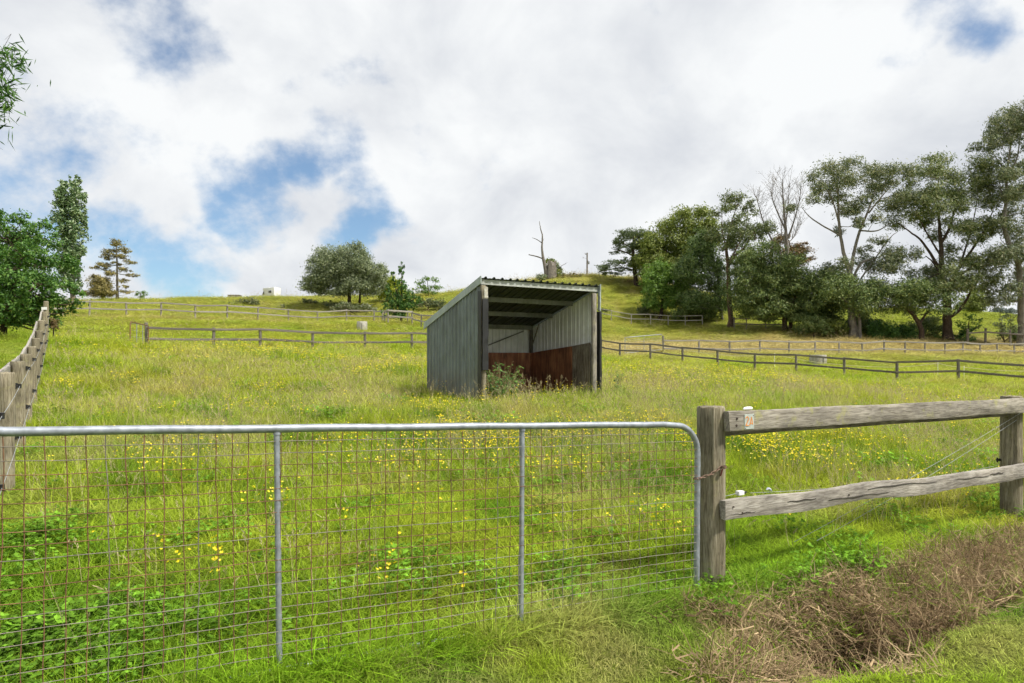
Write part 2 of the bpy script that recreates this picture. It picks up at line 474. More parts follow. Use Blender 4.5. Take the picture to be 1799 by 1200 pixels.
rr_ = np.hypot(GV[:, 0], GV[:, 1])[:, None]
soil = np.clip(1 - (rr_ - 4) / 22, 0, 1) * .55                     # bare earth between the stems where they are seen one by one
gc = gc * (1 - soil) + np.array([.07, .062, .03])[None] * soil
gc = gc * (1 - .40 * np.clip((rr_ - 15) / 40, 0, 1))      # far sward: self-shadowing among the stems painted in as a darker colour
gc = gc * (1 - dk) + np.array([.15, .105, .065])[None] * dk
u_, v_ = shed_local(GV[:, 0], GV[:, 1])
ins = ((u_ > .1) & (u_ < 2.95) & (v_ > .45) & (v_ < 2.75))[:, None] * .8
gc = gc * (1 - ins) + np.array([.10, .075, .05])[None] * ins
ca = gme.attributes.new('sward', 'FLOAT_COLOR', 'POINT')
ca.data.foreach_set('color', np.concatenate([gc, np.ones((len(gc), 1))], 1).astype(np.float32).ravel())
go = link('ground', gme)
tag(go, 'grassy paddock ground rising to a hill crest', 'ground', kind='structure')

# ================================================================== horse shelter
SZ = .70
shed = thing('horse_shelter', 'dark green metal skillion horse shelter with open front in the paddock', 'shelter', (SHED_O.x, SHED_O.y, SZ), SHED_A)
SW, SD, SHF, SHB = 3.0, 2.7, 2.50, 1.72
def roofz(v): return SHF - (SHF - SHB) * v / SD

def metal_sheet(name, c, rough, streak, stain, mud=False):
    m = NT(name); v = m.coord('Object', (6, 6, .5)); w = m.coord('Object')
    f = m.noise(v, 2.5, 6, .6); g = m.noise(w, 2.2, 5, .6); h = m.noise(w, 40, 3)
    cc = m.mix(streak, c, m.ramp(f, [(.35, tuple(q * .55 for q in c)), (.7, tuple(min(1, q * 1.5) for q in c))]))
    cc = m.mix(stain, cc, m.ramp(g, [(.35, (.55, .53, .48)), (.65, (1.1, 1.1, 1.1))]), 'MULTIPLY')
    if mud:                                                        # dried mud splashed up from the ground
        sx = m.n('ShaderNodeSeparateXYZ'); m.l(m.n('ShaderNodeTexCoord').outputs['Object'], sx.inputs[0])
        mr = m.n('ShaderNodeMapRange'); m.l(sx.outputs[2], mr.inputs[0]); mr.inputs[1].default_value = .75; mr.inputs[2].default_value = .05
        mm = m.n('ShaderNodeMath', operation='MULTIPLY'); m.l(mr.outputs[0], mm.inputs[0]); m.l(m.ramp(m.noise(w, 9, 6, .7), [(.35, (0, 0, 0)), (.62, (1, 1, 1))]), mm.inputs[1])
        cc = m.mix(mm.outputs[0], cc, (.17, .14, .10))
    m.color(cc); m.set(Roughness=rough, Metallic=.0); m.b.inputs['Specular IOR Level'].default_value = .45
    m.bump(h, .05, .002)
    return m.mat
M_SHEET = metal_sheet('dark_green_cladding_paint', (.165, .195, .195), .42, .5, .6, True)
M_INNER = metal_sheet('cream_cladding_back', (.74, .75, .71), .5, .15, .4)
M_ROOFU = metal_sheet('dark_roof_underside', (.052, .060, .055), .6, .3, .7)
M_ROOF = metal_sheet('mossy_green_roof', (.07, .085, .055), .7, .5, .8)
M_TRIM = metal_sheet('pale_grey_green_flashing', (.33, .38, .37), .45, .25, .3)
M_PURL = metal_sheet('galvanised_purlin', (.40, .42, .40), .5, .25, .6)
M_PURL_OLD = metal_sheet('stained_purlin', (.20, .205, .175), .6, .35, .8)

def ribs(a, b, pitch, hgt):
    """cross-section of ribbed sheet between a and b: list of (position, height)"""
    out = [(a, 0)]
    n = max(1, round((b - a) / pitch)); p = (b - a) / n
    for i in range(n):
        c = a + p * (i + .5)
        out += [(c - .032, 0), (c - .016, hgt), (c + .016, hgt), (c + .032, 0)]
        if i < n - 1: out += [(c + p * .38, 0), (c + p * .40, .004), (c + p * .60, .004), (c + p * .62, 0)]
    out.append((b, 0))
    return out
def sheet_mesh(name, a, b, lo, hi, place, mats, pitch=.19, hgt=.026, thick=.004, lift=0.0):
    """place(s, h, t) -> point; s along the sheet, h out of its plane, t along its length"""
    pr = ribs(a, b, pitch, hgt); n = len(pr); V = []; Fc = []; mi = []
    for side_ in (0, 1):
        for (s, h) in pr:
            hh = h + lift - thick * side_
            V.append(place(s, hh, lo(s))); V.append(place(s, hh, hi(s)))
    for side_ in (0, 1):
        o = side_ * 2 * n
        for i in range(n - 1):
            q = (o + 2 * i, o + 2 * i + 2, o + 2 * i + 3, o + 2 * i + 1)
            Fc.append(q if side_ == 0 else q[::-1]); mi.append(side_)
    for i in range(n - 1):
        Fc.append((2 * i, 2 * n + 2 * i, 2 * n + 2 * i + 2, 2 * i + 2)); mi.append(0)
        Fc.append((2 * i + 1, 2 * i + 3, 2 * n + 2 * i + 3, 2 * n + 2 * i + 1)); mi.append(0)
    return np_mesh(name, V, Fc, mats, mi, smooth=False)
# walls: each wall is a part, its sheets are sub-parts with a small lap
def wall(nm, total, nsheets, place, lo, hi):
    w = bpy.data.objects.new(nm, None); col.objects.link(w); w.parent = shed
    for i in range(nsheets):
        a = total * i / nsheets; b = total * (i + 1) / nsheets + (.03 if i < nsheets - 1 else 0)
        link('cladding_sheet', sheet_mesh('cladding_sheet', a, b, lo, hi, place, [M_SHEET, M_INNER], lift=.004 * (i % 2)), w)
    return w
wall('side_wall', SD, 4, lambda s, h, t: (-.012 - h, s, t), lambda s: .0, lambda s: roofz(s) - .02)
wall('side_wall', SD, 4, lambda s, h, t: (SW + .012 + h, s, t), lambda s: .0, lambda s: roofz(s) - .02)
wall('back_wall', SW, 4, lambda s, h, t: (s, SD + .012 + h, t), lambda s: .0, lambda s: SHB - .02)
roof = bpy.data.objects.new('roof', None); col.objects.link(roof); roof.parent = shed
for i in range(4):
    a = -.03 + 3.08 * i / 4; b = -.03 + 3.08 * (i + 1) / 4 + (.03 if i < 3 else 0)
    link('roof_sheet', sheet_mesh('roof_sheet', a, b, lambda s: -.10, lambda s: SD + .09, lambda s, h, t: (s, t, roofz(t) + .035 + h), [M_ROOF, M_ROOFU], pitch=.21, hgt=.034, lift=.004 * (i % 2)), roof)
# barge flashings down both slopes
def flash(x0, x1):
    b = MB(); n = 2
    v = []
    for t in (-.11, SD + .10):
        z = roofz(t)
        v += [(x0, t, z - .085), (x1, t, z - .085), (x1, t, z + .075), (x0, t, z + .075)]
    b.add(v, [(0, 1, 2, 3), (7, 6, 5, 4), (0, 4, 5, 1), (1, 5, 6, 2), (2, 6, 7, 3), (3, 7, 4, 0)])
    return b.mesh('barge_flashing', M_TRIM, bevel=.006)
link('barge_flashing', flash(-.060, -.036), shed)
link('barge_flashing', flash(SW + .056, SW + .080), shed)
# purlins and front beam
def purlin(v, depth, x0, x1, mat, name='purlin', flange=.05, drop=0):
    z = roofz(v) + .028 - drop; b = MB()
    b.box((x0, v, z - depth), (x1, v + .004, z - .001)); b.box((x0, v + .0045, z - depth), (x1, v + flange, z - depth + .004)); b.box((x0, v + .0045, z - .0052), (x1, v + flange, z - .0012))
    return link(name, b.mesh(name, mat), shed)
purlin(-.045, .105, -.03, SW + .03, M_PURL, 'front_beam')
purlin(.86, .11, .012, SW - .012, M_PURL_OLD)
purlin(1.72, .11, .012, SW - .012, M_PURL_OLD)
purlin(SD - .07, .11, .012, SW - .012, M_PURL_OLD)
# posts
def round_post(name, r, z0, z1, mat, n=12, rough=.004, seed=1, top=.012):
    rg = random.Random(seed); b = MB(); rings = [z0 + (z1 - z0) * i / 8 for i in range(9)]
    v = []; f = []
    ph = [rg.uniform(-1, 1) for _ in range(n)]
    for i, z in enumerate(rings + [z1 + top * .6, z1 + top]):
        k = 1.0 if i < 9 else (.92 if i == 9 else .6)
        for j in range(n):
            rr = (r + rough * ph[j] + rough * .5 * rg.uniform(-1, 1)) * k
            a = 2 * math.pi * j / n
            v.append((rr * math.cos(a), rr * math.sin(a), z + (rg.uniform(-.004, .004) if i >= 9 else 0)))
    m = len(rings) + 2
    for i in range(m - 1):
        for j in range(n): f.append((i * n + j, i * n + (j + 1) % n, (i + 1) * n + (j + 1) % n, (i + 1) * n + j))
    f.append(tuple((m - 1) * n + j for j in range(n))); f.append(tuple(range(n - 1, -1, -1)))
    b.add(v, f)
    return b.mesh(name, mat, smooth=True)
p1 = link('post', round_post('shed_post', .062, -.25, SHF - .10, M_POST, seed=2), shed, (.035, -.055, 0))
p2 = link('post', round_post('shed_post', .065, -.25, SHF - .12, M_GREY_POST, seed=3), shed, (SW - .075, -.04, 0))
for q in ((.07, SD - .08), (SW - .075, SD - .085)):
    link('post', round_post('shed_post', .05, -.2, SHB - .08, M_DARK_POST, seed=5), shed, (q[0], q[1], 0))
# black rubber strips nailed to the front posts
def strip(x0, x1, y0, y1, z0, z1, seed, mat=M_BLACK, nm='rubber_strip'):
    rg = random.Random(seed); b = MB(); n = 8; v = []; f = []
    for i in range(n + 1):
        z = z0 + (z1 - z0) * i / n; j = [rg.uniform(-.006, .006) for _ in range(4)]
        v += [(x0 + j[0], y0 + j[1], z), (x1 + j[2], y0 + j[3], z), (x1 + j[2], y1, z), (x0 + j[0], y1, z)]
    for i in range(n):
        for k in range(4): f.append((i * 4 + k, i * 4 + (k + 1) % 4, i * 4 + 4 + (k + 1) % 4, i * 4 + 4 + k))
    f += [(3, 2, 1, 0), tuple(n * 4 + k for k in range(4))]
    b.add(v, f)
    return link(nm, b.mesh(nm, mat, bevel=.006), shed)
strip(-.032, .102, -.150, -.118, .66, 2.13, 4)
strip(-.062, -.046, -.115, .02, .0, 2.30, 7)
strip(SW + .045, SW + .105, -.105, .03, .02, 1.98, 5)
strip(SW + .050, SW + .078, -.105, -.02, 1.99, SHF - .03, 6, M_TRIM, 'corner_flashing')
strip(.02, .105, -.128, -.117, 2.14, 2.38, 8, simple('pale_timber_offcut', (.42, .40, .34), .8), 'packing_block')
# kick boards round the inside
kb = NT('rust_brown_plywood'); vv = kb.coord('Object', (5, 5, .6)); f1 = kb.noise(vv, 3, 7, .65, .4); f2 = kb.noise(kb.coord(), 1.6, 6, .6)
cc = kb.ramp(f1, [(.32, (.09, .036, .02)), (.5, (.25, .10, .05)), (.72, (.42, .21, .10))])
cc = kb.mix(.9, cc, kb.ramp(f2, [(.38, (.5, .45, .45)), (.62, (1.2, 1.15, 1.1))]), 'MULTIPLY')
kb.color(cc); kb.set(Roughness=.75); kb.bump(f1, .4, .004)
M_PLYGREY = timber('grey_weathered_plywood', [(.3, (.08, .065, .056)), (.5, (.16, .135, .115)), (.7, (.27, .24, .21))], 'Z')
def board(pts, t, mat):
    """board standing along pts a->b with its own heights"""
    (x0, y0, h0), (x1, y1, h1) = pts
    d = Vector((x1 - x0, y1 - y0)).normalized(); nx_, ny_ = -d.y * t, d.x * t
    v = [(x0, y0, 0), (x1, y1, 0), (x1 + nx_, y1 + ny_, 0), (x0 + nx_, y0 + ny_, 0), (x0, y0, h0), (x1, y1, h1), (x1 + nx_, y1 + ny_, h1), (x0 + nx_, y0 + ny_, h0)]
    b = MB().add(v, [(0, 3, 2, 1), (4, 5, 6, 7), (0, 1, 5, 4), (1, 2, 6, 5), (2, 3, 7, 6), (3, 0, 4, 7)])
    return link('kick_board', b.mesh('kick_board', mat, bevel=.004), shed)
board([(.02, SD - .135, 1.06), (1.50, SD - .135, 1.06)], .018, kb.mat)
board([(1.503, SD - .140, 1.05), (SW - .135, SD - .140, 1.05)], .018, kb.mat)
board([(SW - .132, SD - .145, 1.05), (SW - .132, .72, 1.20)], .018, kb.mat)
board([(SW - .136, .718, 1.20), (SW - .136, .03, 1.27)], .018, M_PLYGREY)
board([(.03, .05, 1.10), (.03, SD - .16, 1.05)], .018, kb.mat)
# diagonal brace on the back wall, knee brace at the far corner
b = MB(); b.tube([(1.05, SD - .03, 1.02), (2.72, SD - .03, SHB - .10)], .017, 6); link('brace', b.mesh('brace', M_PURL_OLD), shed)
b = MB(); b.tube([(SW - .07, SD - .12, 1.25), (SW - .05, SD - .42, roofz(SD - .42) - .03)], .016, 6); link('brace', b.mesh('brace', M_DARK_POST), shed)

# ================================================================== steel gate
G0 = Vector((-1.166, 3.37, 0)); GD = Vector((.8764, .4814, 0))
def gtop(s): return 1.253 - .0386 * s
def gbot(s): return .065 - .030 * s
S0, S1 = -1.40, 2.80
gate = thing('steel_gate', 'galvanised steel pipe gate with rusty wire mesh infill across the entrance', 'gate', (G0.x, G0.y, 0), math.atan2(GD.y, GD.x))
def gp(s, z, off=0.0): return (s, off, z)
rc = .20
pts = []
pts.append(gp(S0, gbot(S0)))
for i in range(1, 6): pts.append(gp(S0, gbot(S0) + (gtop(S0) - rc - gbot(S0)) * i / 5))
for k in range(1, 9):
    a = math.pi / 2 * k / 8; pts.append(gp(S0 + rc - rc * math.cos(a), gtop(S0) - rc + rc * math.sin(a)))
NR = 36
for i in range(1, NR): 
    s = S0 + rc + (S1 - S0 - 2 * rc) * i / NR; pts.append(gp(s, gtop(s) - .0014 * math.sin(i * .8)))
for k in range(0, 11):
    a = math.pi / 2 * k / 10; pts.append(gp(S1 - rc + rc * math.sin(a), gtop(S1) - rc + rc * math.cos(a)))
for i in range(1, 9): pts.append(gp(S1 - .010 * i / 8, gtop(S1) - rc - (gtop(S1) - rc - gbot(S1)) * i / 8))
b = MB(); b.tube(pts, .0205, 14); link('frame', b.mesh('gate_frame', M_GALV, smooth=True), gate)
b = MB(); b.tube([gp(S0 + .02 + (S1 - S0 - .04) * i / 20, gbot(S0 + (S1 - S0) * i / 20) - .012) for i in range(21)], .016, 10); link('bottom_rail', b.mesh('bottom_rail', M_GALV, smooth=True), gate)
for s, lean in ((.0, .012), (1.40, -.008)):
    b = MB(); n = 9
    b.tube([gp(s + lean * i / n, gtop(s) - .022 - (gtop(s) - .03 - gbot(s)) * i / n) for i in range(n + 1)], .0148, 12)
    link('stile', b.mesh('stile', M_GALV, smooth=True), gate)
    b = MB(); b.tube([gp(s, gtop(s) - .018), gp(s, gtop(s) - .030)], .0185, 12); link('weld', b.mesh('weld', M_GALV, smooth=True), gate)
rg = random.Random(11)
mesh_off = -.012
z_levels = [.045 + .0605 * i for i in range(19)]
def wob(s, z): return .0030 * math.sin(3.1 * s + 2 * z) + .0012 * math.sin(9.7 * s + 2 * z + 1) + .0007 * math.sin(23 * s + 5 * z)
for i, dz in enumerate(z_levels):
    def zz(s): 
        t = (dz + .0) / 1.19
        return gtop(s) - .02 - (gtop(s) - gbot(s) - .03) * t + wob(s, dz)
    end = S1 - .012 if dz > .20 else S1 - rc * (1 - math.sqrt(max(0, 1 - ((rc - dz) / rc) ** 2))) - .01
    st = S0 + .012
    P = [gp(st + (end - st) * k / 84, zz(st + (end - st) * k / 84), mesh_off + .002 * math.sin(k * .9 + i)) for k in range(85)]
    b = MB(); b.tube(P, .0018, 4, cap=False)
    link('mesh_wire', b.mesh('mesh_wire', M_WIRE if (i > 13 or i < 2 or rg.random() < .45) else M_RUST, smooth=True), gate)
s = S0 + .075; i = 0
while s < S1 - .03:
    ztop = gtop(s) - .02
    if s > S1 - rc: ztop = gtop(S1) - rc + math.sqrt(max(0, rc * rc - (s - S1 + rc) ** 2))
    zb = gbot(s) + .0
    P = []
    lean = rg.uniform(-.014, .014)
    for k in range(31):
        t = k / 30; z = ztop + (zb - ztop) * t
        P.append(gp(s + lean * t + .004 * math.sin(5 * z + s * 3.3) + .0022 * math.sin(19 * z + 7 * s), z, mesh_off + .0032 + .0015 * math.sin(k + s * 9)))
    b = MB(); b.tube(P, .0023, 4, cap=False)
    link('mesh_wire', b.mesh('mesh_wire', M_RUST if rg.random() < .85 else M_WIRE, smooth=True), gate)
    s += .0752 * rg.uniform(.96, 1.04); i += 1

# ================================================================== front rail fence
P1 = Vector((1.425, 4.86)); P2 = Vector((5.13, 6.98)); FD = (P2 - P1).normalized(); FN = Vector((FD.y, -FD.x))      # FN points to the camera
FA = math.atan2(FD.y, FD.x)
ff = thing('rail_fence', 'heavy weathered two-rail timber fence beside the steel gate, carrying a number plate', 'fence', (P1.x, P1.y, 0), FA)
def flocal(p): 
    d = Vector((p[0] - P1.x, p[1] - P1.y)); return (d.dot(FD), -d.dot(FN))
L12 = (P2 - P1).length
h1 = hz(*P1); h2 = hz(*P2)
def big_post(r, z0, z1, seed):
    rg = random.Random(seed); n = 28; v = []; f = []
    zs = [z0 + (z1 - z0) * i / 14 for i in range(15)]
    ph = [rg.uniform(-1, 1) for _ in range(n)]
    crack = {5: .012, 6: .010, 17: .014, 23: .010, 11: .008}
    for i, z in enumerate(zs + [z1 + .010, z1 + .014]):
        k = 1.0 if i < 15 else (.95 if i == 15 else .78)
        for j in range(n):
            a = 2 * math.pi * j / n + .03 * math.sin(z * 2 + j)
            rr = r + .0035 * ph[j] + .002 * math.sin(z * 5 + j * 2) - crack.get(j, 0) * (.5 + .5 * math.sin(z * 3 + j))
            v.append((rr * k * math.cos(a), rr * k * math.sin(a), z + (rg.uniform(-.006, .006) if i >= 15 else 0)))
    m = len(zs) + 2
    for i in range(m - 1):
        for j in range(n): f.append((i * n + j, i * n + (j + 1) % n, (i + 1) * n + (j + 1) % n, (i + 1) * n + j))
    f.append(tuple((m - 1) * n + j for j in range(n)))
    me = MB().add(v, f).mesh('post', timber('round_post_wood', POST_STOPS, 'Z', .35), smooth=True)
    return me
link('post', big_post(.098, h1 - .3, 1.245, 1), ff, (0, 0, 0))
link('post', big_post(.098, h2 - .3, 1.20, 2), ff, (L12, 0, 0))
link('post', big_post(.098, -.4, 1.24, 3), ff, (L12 + 3.9, .1, 0))
def long_rail(name, s0, s1, zc, h, t, off, mat, wave=None, seed=1, n=60, bow=0.0):
    """sawn rail with worn arrises; wave bends it up and down"""
    rg = random.Random(seed); v = []; f = []
    prof = [(-.5, -.40), (-.42, -.5), (.42, -.5), (.5, -.40), (.5, .40), (.40, .5), (-.40, .5), (-.5, .40)]
    m = len(prof)
    for i in range(n + 1):
        s = s0 + (s1 - s0) * i / n; dz = wave(s) if wave else 0
        hw = h * (1 + .035 * math.sin(s * 4.1 + seed) + .02 * rg.uniform(-1, 1)); tw = t
        for (a, c) in prof:
            v.append((s + (.006 * math.sin(c * 9 + a * 5 + seed) if i in (0, n) else 0), off + tw * a + .003 * math.sin(s * 3 + c * 5), zc(s) + dz + hw * c))
    for i in range(n):
        for k in range(m): f.append((i * m + k, i * m + (k + 1) % m, (i + 1) * m + (k + 1) % m, (i + 1) * m + k))
    f += [tuple(range(m - 1, -1, -1)), tuple(n * m + k for k in range(m))]
    me = MB().add(v, f).mesh(name, mat, smooth=True)
    return link(name, me, ff)
tz = lambda s: 1.166 + (1.245 - 1.166) * s / L12
bz = lambda s: .565 + (.455 + .02 - .0) * 0 + (.425 - .565) * 0 + (s / L12) * .0
# measured: top rail centre at both posts, lower rail centre at both posts
t1 = EYE - (741 - HY) / F * 4.72; t2 = EYE - (712 - HY) / F * 6.86
l1 = EYE - (897 - HY) / F * 4.72; l2 = EYE - (828 - HY) / F * 6.86
tz = lambda s: t1 + (t2 - t1) * s / L12
lz = lambda s: l1 + (l2 - l1) * s / L12
M_BIGRAIL = timber('lichened_top_rail_wood', [(.28, (.17, .155, .135)), (.48, (.33, .305, .265)), (.68, (.47, .44, .385))], 'X', .75)
M_LOWRAIL = timber('split_lower_rail_wood', [(.28, (.22, .20, .18)), (.48, (.40, .375, .335)), (.68, (.53, .505, .46))], 'X')
OFF = -.128
rail_t = long_rail('rail', .015, L12 + .35, tz, .140, .058, OFF, M_BIGRAIL, None, 3)
long_rail('rail', .10, L12 - .10, lambda s: tz(s) - .055, .125, .05, .005, M_DARK_RAIL, None, 8)
rail_l = long_rail('rail', -.02, L12 + .06, lz, .135, .052, OFF, M_LOWRAIL, lambda s:   .012 * math.sin(s * 1.9 - .6) + .008 * math.sin(s * 4.3 + 1) - .018 * math.exp(-((s - 1.0) / .6) ** 2), 5, 80)
long_rail('rail', L12 + .365, L12 + 4.2, tz, .140, .056, OFF + .004, M_BIGRAIL, None, 13)
long_rail('rail', L12 + .075, L12 + 4.2, lambda s: lz(s) + .005, .135, .052, OFF - .003, M_LOWRAIL, lambda s: .012 * math.sin(s * 2.9), 15)
# nail heads and splits in the rails
M_NAIL = simple('dark_nail', (.035, .022, .016), .7)
def nail(s, z, r=.007, par=None):
    b = MB(); b.tube([(s, OFF - .027, z), (s, OFF - .034, z)], r, 8); return link('nail', b.mesh('nail', M_NAIL), par or ff)
for s, dz in ((.085, .018), (.08, -.030)): nail(s, tz(s) + dz, .0085)
for s, dz in ((.05, .02), (.14, -.03), (1.35, .0), (L12 - .03, .03), (L12 - .03, -.035)): nail(s, lz(s) + dz, .006)
def split(s0, s1, z, w):
    n = 10; v = []; f = []
    for i in range(n + 1):
        s = s0 + (s1 - s0) * i / n; ww = w * math.sin(math.pi * min(1, .03 + i / n * .97)) + .0004
        zz_ = z(s) + .004 * math.sin(i * 1.3)
        y = OFF - .0275
        v += [(s, y - .0035, zz_ - ww), (s, y - .0035, zz_ + ww), (s, y + .004, zz_ + ww), (s, y + .004, zz_ - ww)]
    for i in range(n):
        for k in range(4): f.append((4 * i + k, 4 * i + (k + 1) % 4, 4 * i + 4 + (k + 1) % 4, 4 * i + 4 + k))
    return link('split', MB().add(v, f).mesh('split', simple('dark_wood_split', (.05, .042, .034), .9)), ff)
split(.62, .95, lambda s: lz(s) + .005, .005)
split(.05, .28, lambda s: lz(s) - .035, .003)
split(1.6, 2.6, lambda s: lz(s) + .022 + .01 * math.sin(s * 4), .0022)
split(2.9, 3.5, lambda s: lz(s) + .01, .002)
split(L12 - .75, L12 - .5, lambda s: lz(s) + .02, .006)
split(1.1, 1.9, lambda s: lz(s) - .02, .0018)

# number plate screwed to the top rail
def fworld(s, off, z): 
    p = P1 + FD * s - FN * off; return (p.x, p.y, z)
npz = tz(.22); 
plate = thing('number_plate', 'small pale metal plate with orange 2A on the end of the top rail', 'number plate', fworld(.205, OFF - .031, npz - .005), FA)
M_PLATE = simple('pale_blue_grey_plate', (.46, .50, .47), .5, .2, .12, 30)
M_ORANGE = simple('faded_orange_paint', (.62, .25, .07), .6, 0, .2, 60)
b = MB(); b.box((-.048, -.004, -.055), (.048, .0, .052)); link('plate_sheet', b.mesh('plate_sheet', M_PLATE, bevel=.0015), plate)
def stroke(name, polys, w):
    b = MB()
    for pl in polys:
        for (x0, z0), (x1, z1) in zip(pl[:-1], pl[1:]):
            d = Vector((x1 - x0, z1 - z0)).normalized() ; n_ = Vector((-d.y, d.x)) * w; e = d * w * .6
            q = [(x0 - e.x + n_.x, z0 - e.y + n_.y), (x0 - e.x - n_.x, z0 - e.y - n_.y), (x1 + e.x - n_.x, z1 + e.y - n_.y), (x1 + e.x + n_.x, z1 + e.y + n_.y)]
            yy = -.0052 - .0003 * len(b.f) / 6
            v = [(a, yy, c) for a, c in q] + [(a, -.0042, c) for a, c in q]
            b.add(v, [(0, 1, 2, 3), (7, 6, 5, 4), (0, 4, 5, 1), (1, 5, 6, 2), (2, 6, 7, 3), (3, 7, 4, 0)])
    return link(name, b.mesh(name, M_ORANGE), plate)
two = [(-.036, .022)] + [(-.0235 + .0135 * math.cos(a), .020 + .0135 * math.sin(a)) for a in [R(x) for x in (160, 130, 90, 50, 10, -25, -50)]] + [(-.037, -.028), (-.008, -.028)]
stroke('digit', [two], .0036)
stroke('letter', [[(.003, -.024), (.021, .030), (.033, -.022)], [(.009, -.015), (.030, -.014)]], .0040)
for q in ((-.041, -.048), (.041, .040)):
    b = MB(); b.tube([(q[0], -.0045, q[1]), (q[0], -.0062, q[1])], .003, 8); link('screw', b.mesh('screw', M_NAIL), plate)

# white plastic offcut on the top rail
wc = thing('plastic_cap', 'white plastic cap lying on the top rail above the number plate', 'plastic cap', fworld(.235, OFF + .005, tz(.235) + .0715), FA)
b = MB(); b.tube([(-.045, 0, .009), (-.03, 0, .012), (.0, 0, .013), (.036, 0, .012), (.045, 0, .009)], [.006, .010, .0125, .0115, .006], 10); link('cap_body', b.mesh('cap_body', M_WHITE, smooth=True), wc)

# chain that fastens the gate to the post, with its bolt
ch = thing('gate_chain', 'rusty chain fastening the gate stile to the timber post', 'chain', (P1.x, P1.y, .75))
ga = Vector((G0.x + GD.x * (S1 - .005), G0.y + GD.y * (S1 - .005), EYE - (838 - HY) / F * 4.72))
pb = Vector((P1.x - .005 + FN.x * .105, P1.y + FN.y * .105, EYE - (820 - HY) / F * 4.76))
M_CHAIN = simple('rusty_chain', (.20, .13, .095), .6, .5, .45, 60)
def torus_pts(c, d, n_, L_, r):
    d = d.normalized(); n_ = (n_ - d * n_.dot(d)).normalized()
    return [c + d * (math.cos(a) * L_) + n_ * (math.sin(a) * r) for a in [2 * math.pi * k / 12 for k in range(13)]]
cpath = []
front = Vector((GD.y, -GD.x, 0))
for k in range(4): 
    a = R(150 - 50 * k); cpath.append(ga + GD * (math.cos(a) * .028) * -1 + front * (math.sin(a) * .028) + Vector((0, 0, -.003 * k)))
m0 = cpath[-1]
for k in range(1, 8): 
    t = k / 7; cpath.append(m0.lerp(pb, t) + Vector((0, 0, -.014 * math.sin(math.pi * t))) + front * .012 * math.sin(math.pi * t))
for k in range(len(cpath) - 1):
    a_, b_ = cpath[k], cpath[k + 1]; d = b_ - a_
    nrm = Vector((0, 0, 1)) if k % 2 else front
    bb = MB(); pp = torus_pts((a_ + b_) / 2 - ch.location, d, nrm, d.length * .66, .0085); bb.tube(pp, .0026, 6, cap=False)
    link('chain_link', bb.mesh('chain_link', M_CHAIN, smooth=True), ch)
f3 = Vector((FN.x, FN.y, 0)); pbl = pb - ch.location
bb = MB(); bb.tube([pbl - f3 * .03, pbl + f3 * .022], .008, 8); bb.tube([pbl + f3 * .0225, pbl + f3 * .034], .015, 6); link('bolt', bb.mesh('bolt', M_CHAIN), ch)
bb = MB(); bb.tube([pbl + Vector((-.004, 0, -.012)) + f3 * .014, pbl + Vector((-.010, 0, -.035)) + f3 * .012, pbl + Vector((-.014, 0, -.065)) + f3 * .008], [.004, .006, .004], 8); link('hook', bb.mesh('hook', simple('red_brown_hook', (.16, .035, .03), .6), smooth=True), ch)

# hinge post at the other end of the gate
hp = G0 + GD * (S0 - .16)
hpo = thing('gate_post', 'round timber post at the hinge end of the steel gate', 'post', (hp.x, hp.y, 0))
link('post_shaft', big_post(.09, -.3, 1.4, 6), hpo)
for z_ in (.30, 1.1):
    b = MB(); b.tube([(0, 0, z_), (.075 * GD.x + .05, .075 * GD.y + .03, z_), (.15 * GD.x, .15 * GD.y, z_)], .012, 8); link('hinge', b.mesh('hinge', M_GALV), hpo)

# electric wires running back from the far post, and the tensioner block on them
def wire_thing(name, label, cat, pts, r, mat, group=None, n=6):
    o = Vector(pts[0]); b = MB(); b.tube([Vector(p) - o for p in pts], r, n, cap=True)
    ob = link(name, b.mesh(name, mat, smooth=True), None, o)
    return tag(ob, label, cat, group)
def sag(a, b_, d, n=16): 
    a = Vector(a); b_ = Vector(b_); return [a.lerp(b_, t / n) + Vector((0, 0, -d * 4 * (t / n) * (1 - t / n))) for t in range(n + 1)]
M_PALEWIRE = simple('pale_electric_wire', (.30, .32, .33), .6, .1)
wire_thing('electric_wire', 'upper slack pale wire slanting down from the fence post behind both rails', 'wire', sag(W(1799, 722, 6.9), W(1395, 952, 5.35), .02), .0016, M_PALEWIRE)
wire_thing('electric_wire', 'lower slack pale wire slanting down from the fence post behind both rails', 'wire', sag(W(1799, 729, 6.95), W(1435, 950, 5.5), .03), .0016, M_PALEWIRE)
wire_thing('electric_wire', 'thin taut wire leading from the white tensioner along the lower rail', 'wire', sag(W(1318, 866, 5.0), W(1765, 815, 7.1), .05), .0018, M_PALEWIRE)
tz0 = W(1300, 866, 4.98)
ten = thing('wire_tensioner', 'white plastic wire tensioner behind the lower rail near the gate post', 'insulator', tz0, FA)
b = MB(); b.box((-.028, -.018, -.016), (.028, .018, .016)); link('tensioner_body', b.mesh('tensioner_body', M_WHITE, bevel=.005), ten)
b = MB(); b.tube([(.028, 0, -.002), (.05, 0, -.004), (.068, 0, .002)], [.006, .009, .004], 8); link('tensioner_spring', b.mesh('tensioner_spring', M_BLACK, smooth=True), ten)
b = MB(); b.tube([(-.028, 0, 0), (-.20, -.02, -.005)], .002, 6); link('tensioner_loop', b.mesh('tensioner_loop', M_PALEWIRE), ten)
tj = thing('wire_joiner', 'small grey wire joiner hanging just right of the white tensioner', 'insulator', W(1351, 861, 5.12), FA)
b = MB(); b.tube([(-.03, 0, .004), (-.01, 0, .012), (.008, 0, .006), (.032, 0, -.008)], [.003, .010, .010, .003], 8); link('joiner_body', b.mesh('joiner_body', simple('grey_plastic', (.45, .48, .55), .5), smooth=True), tj)
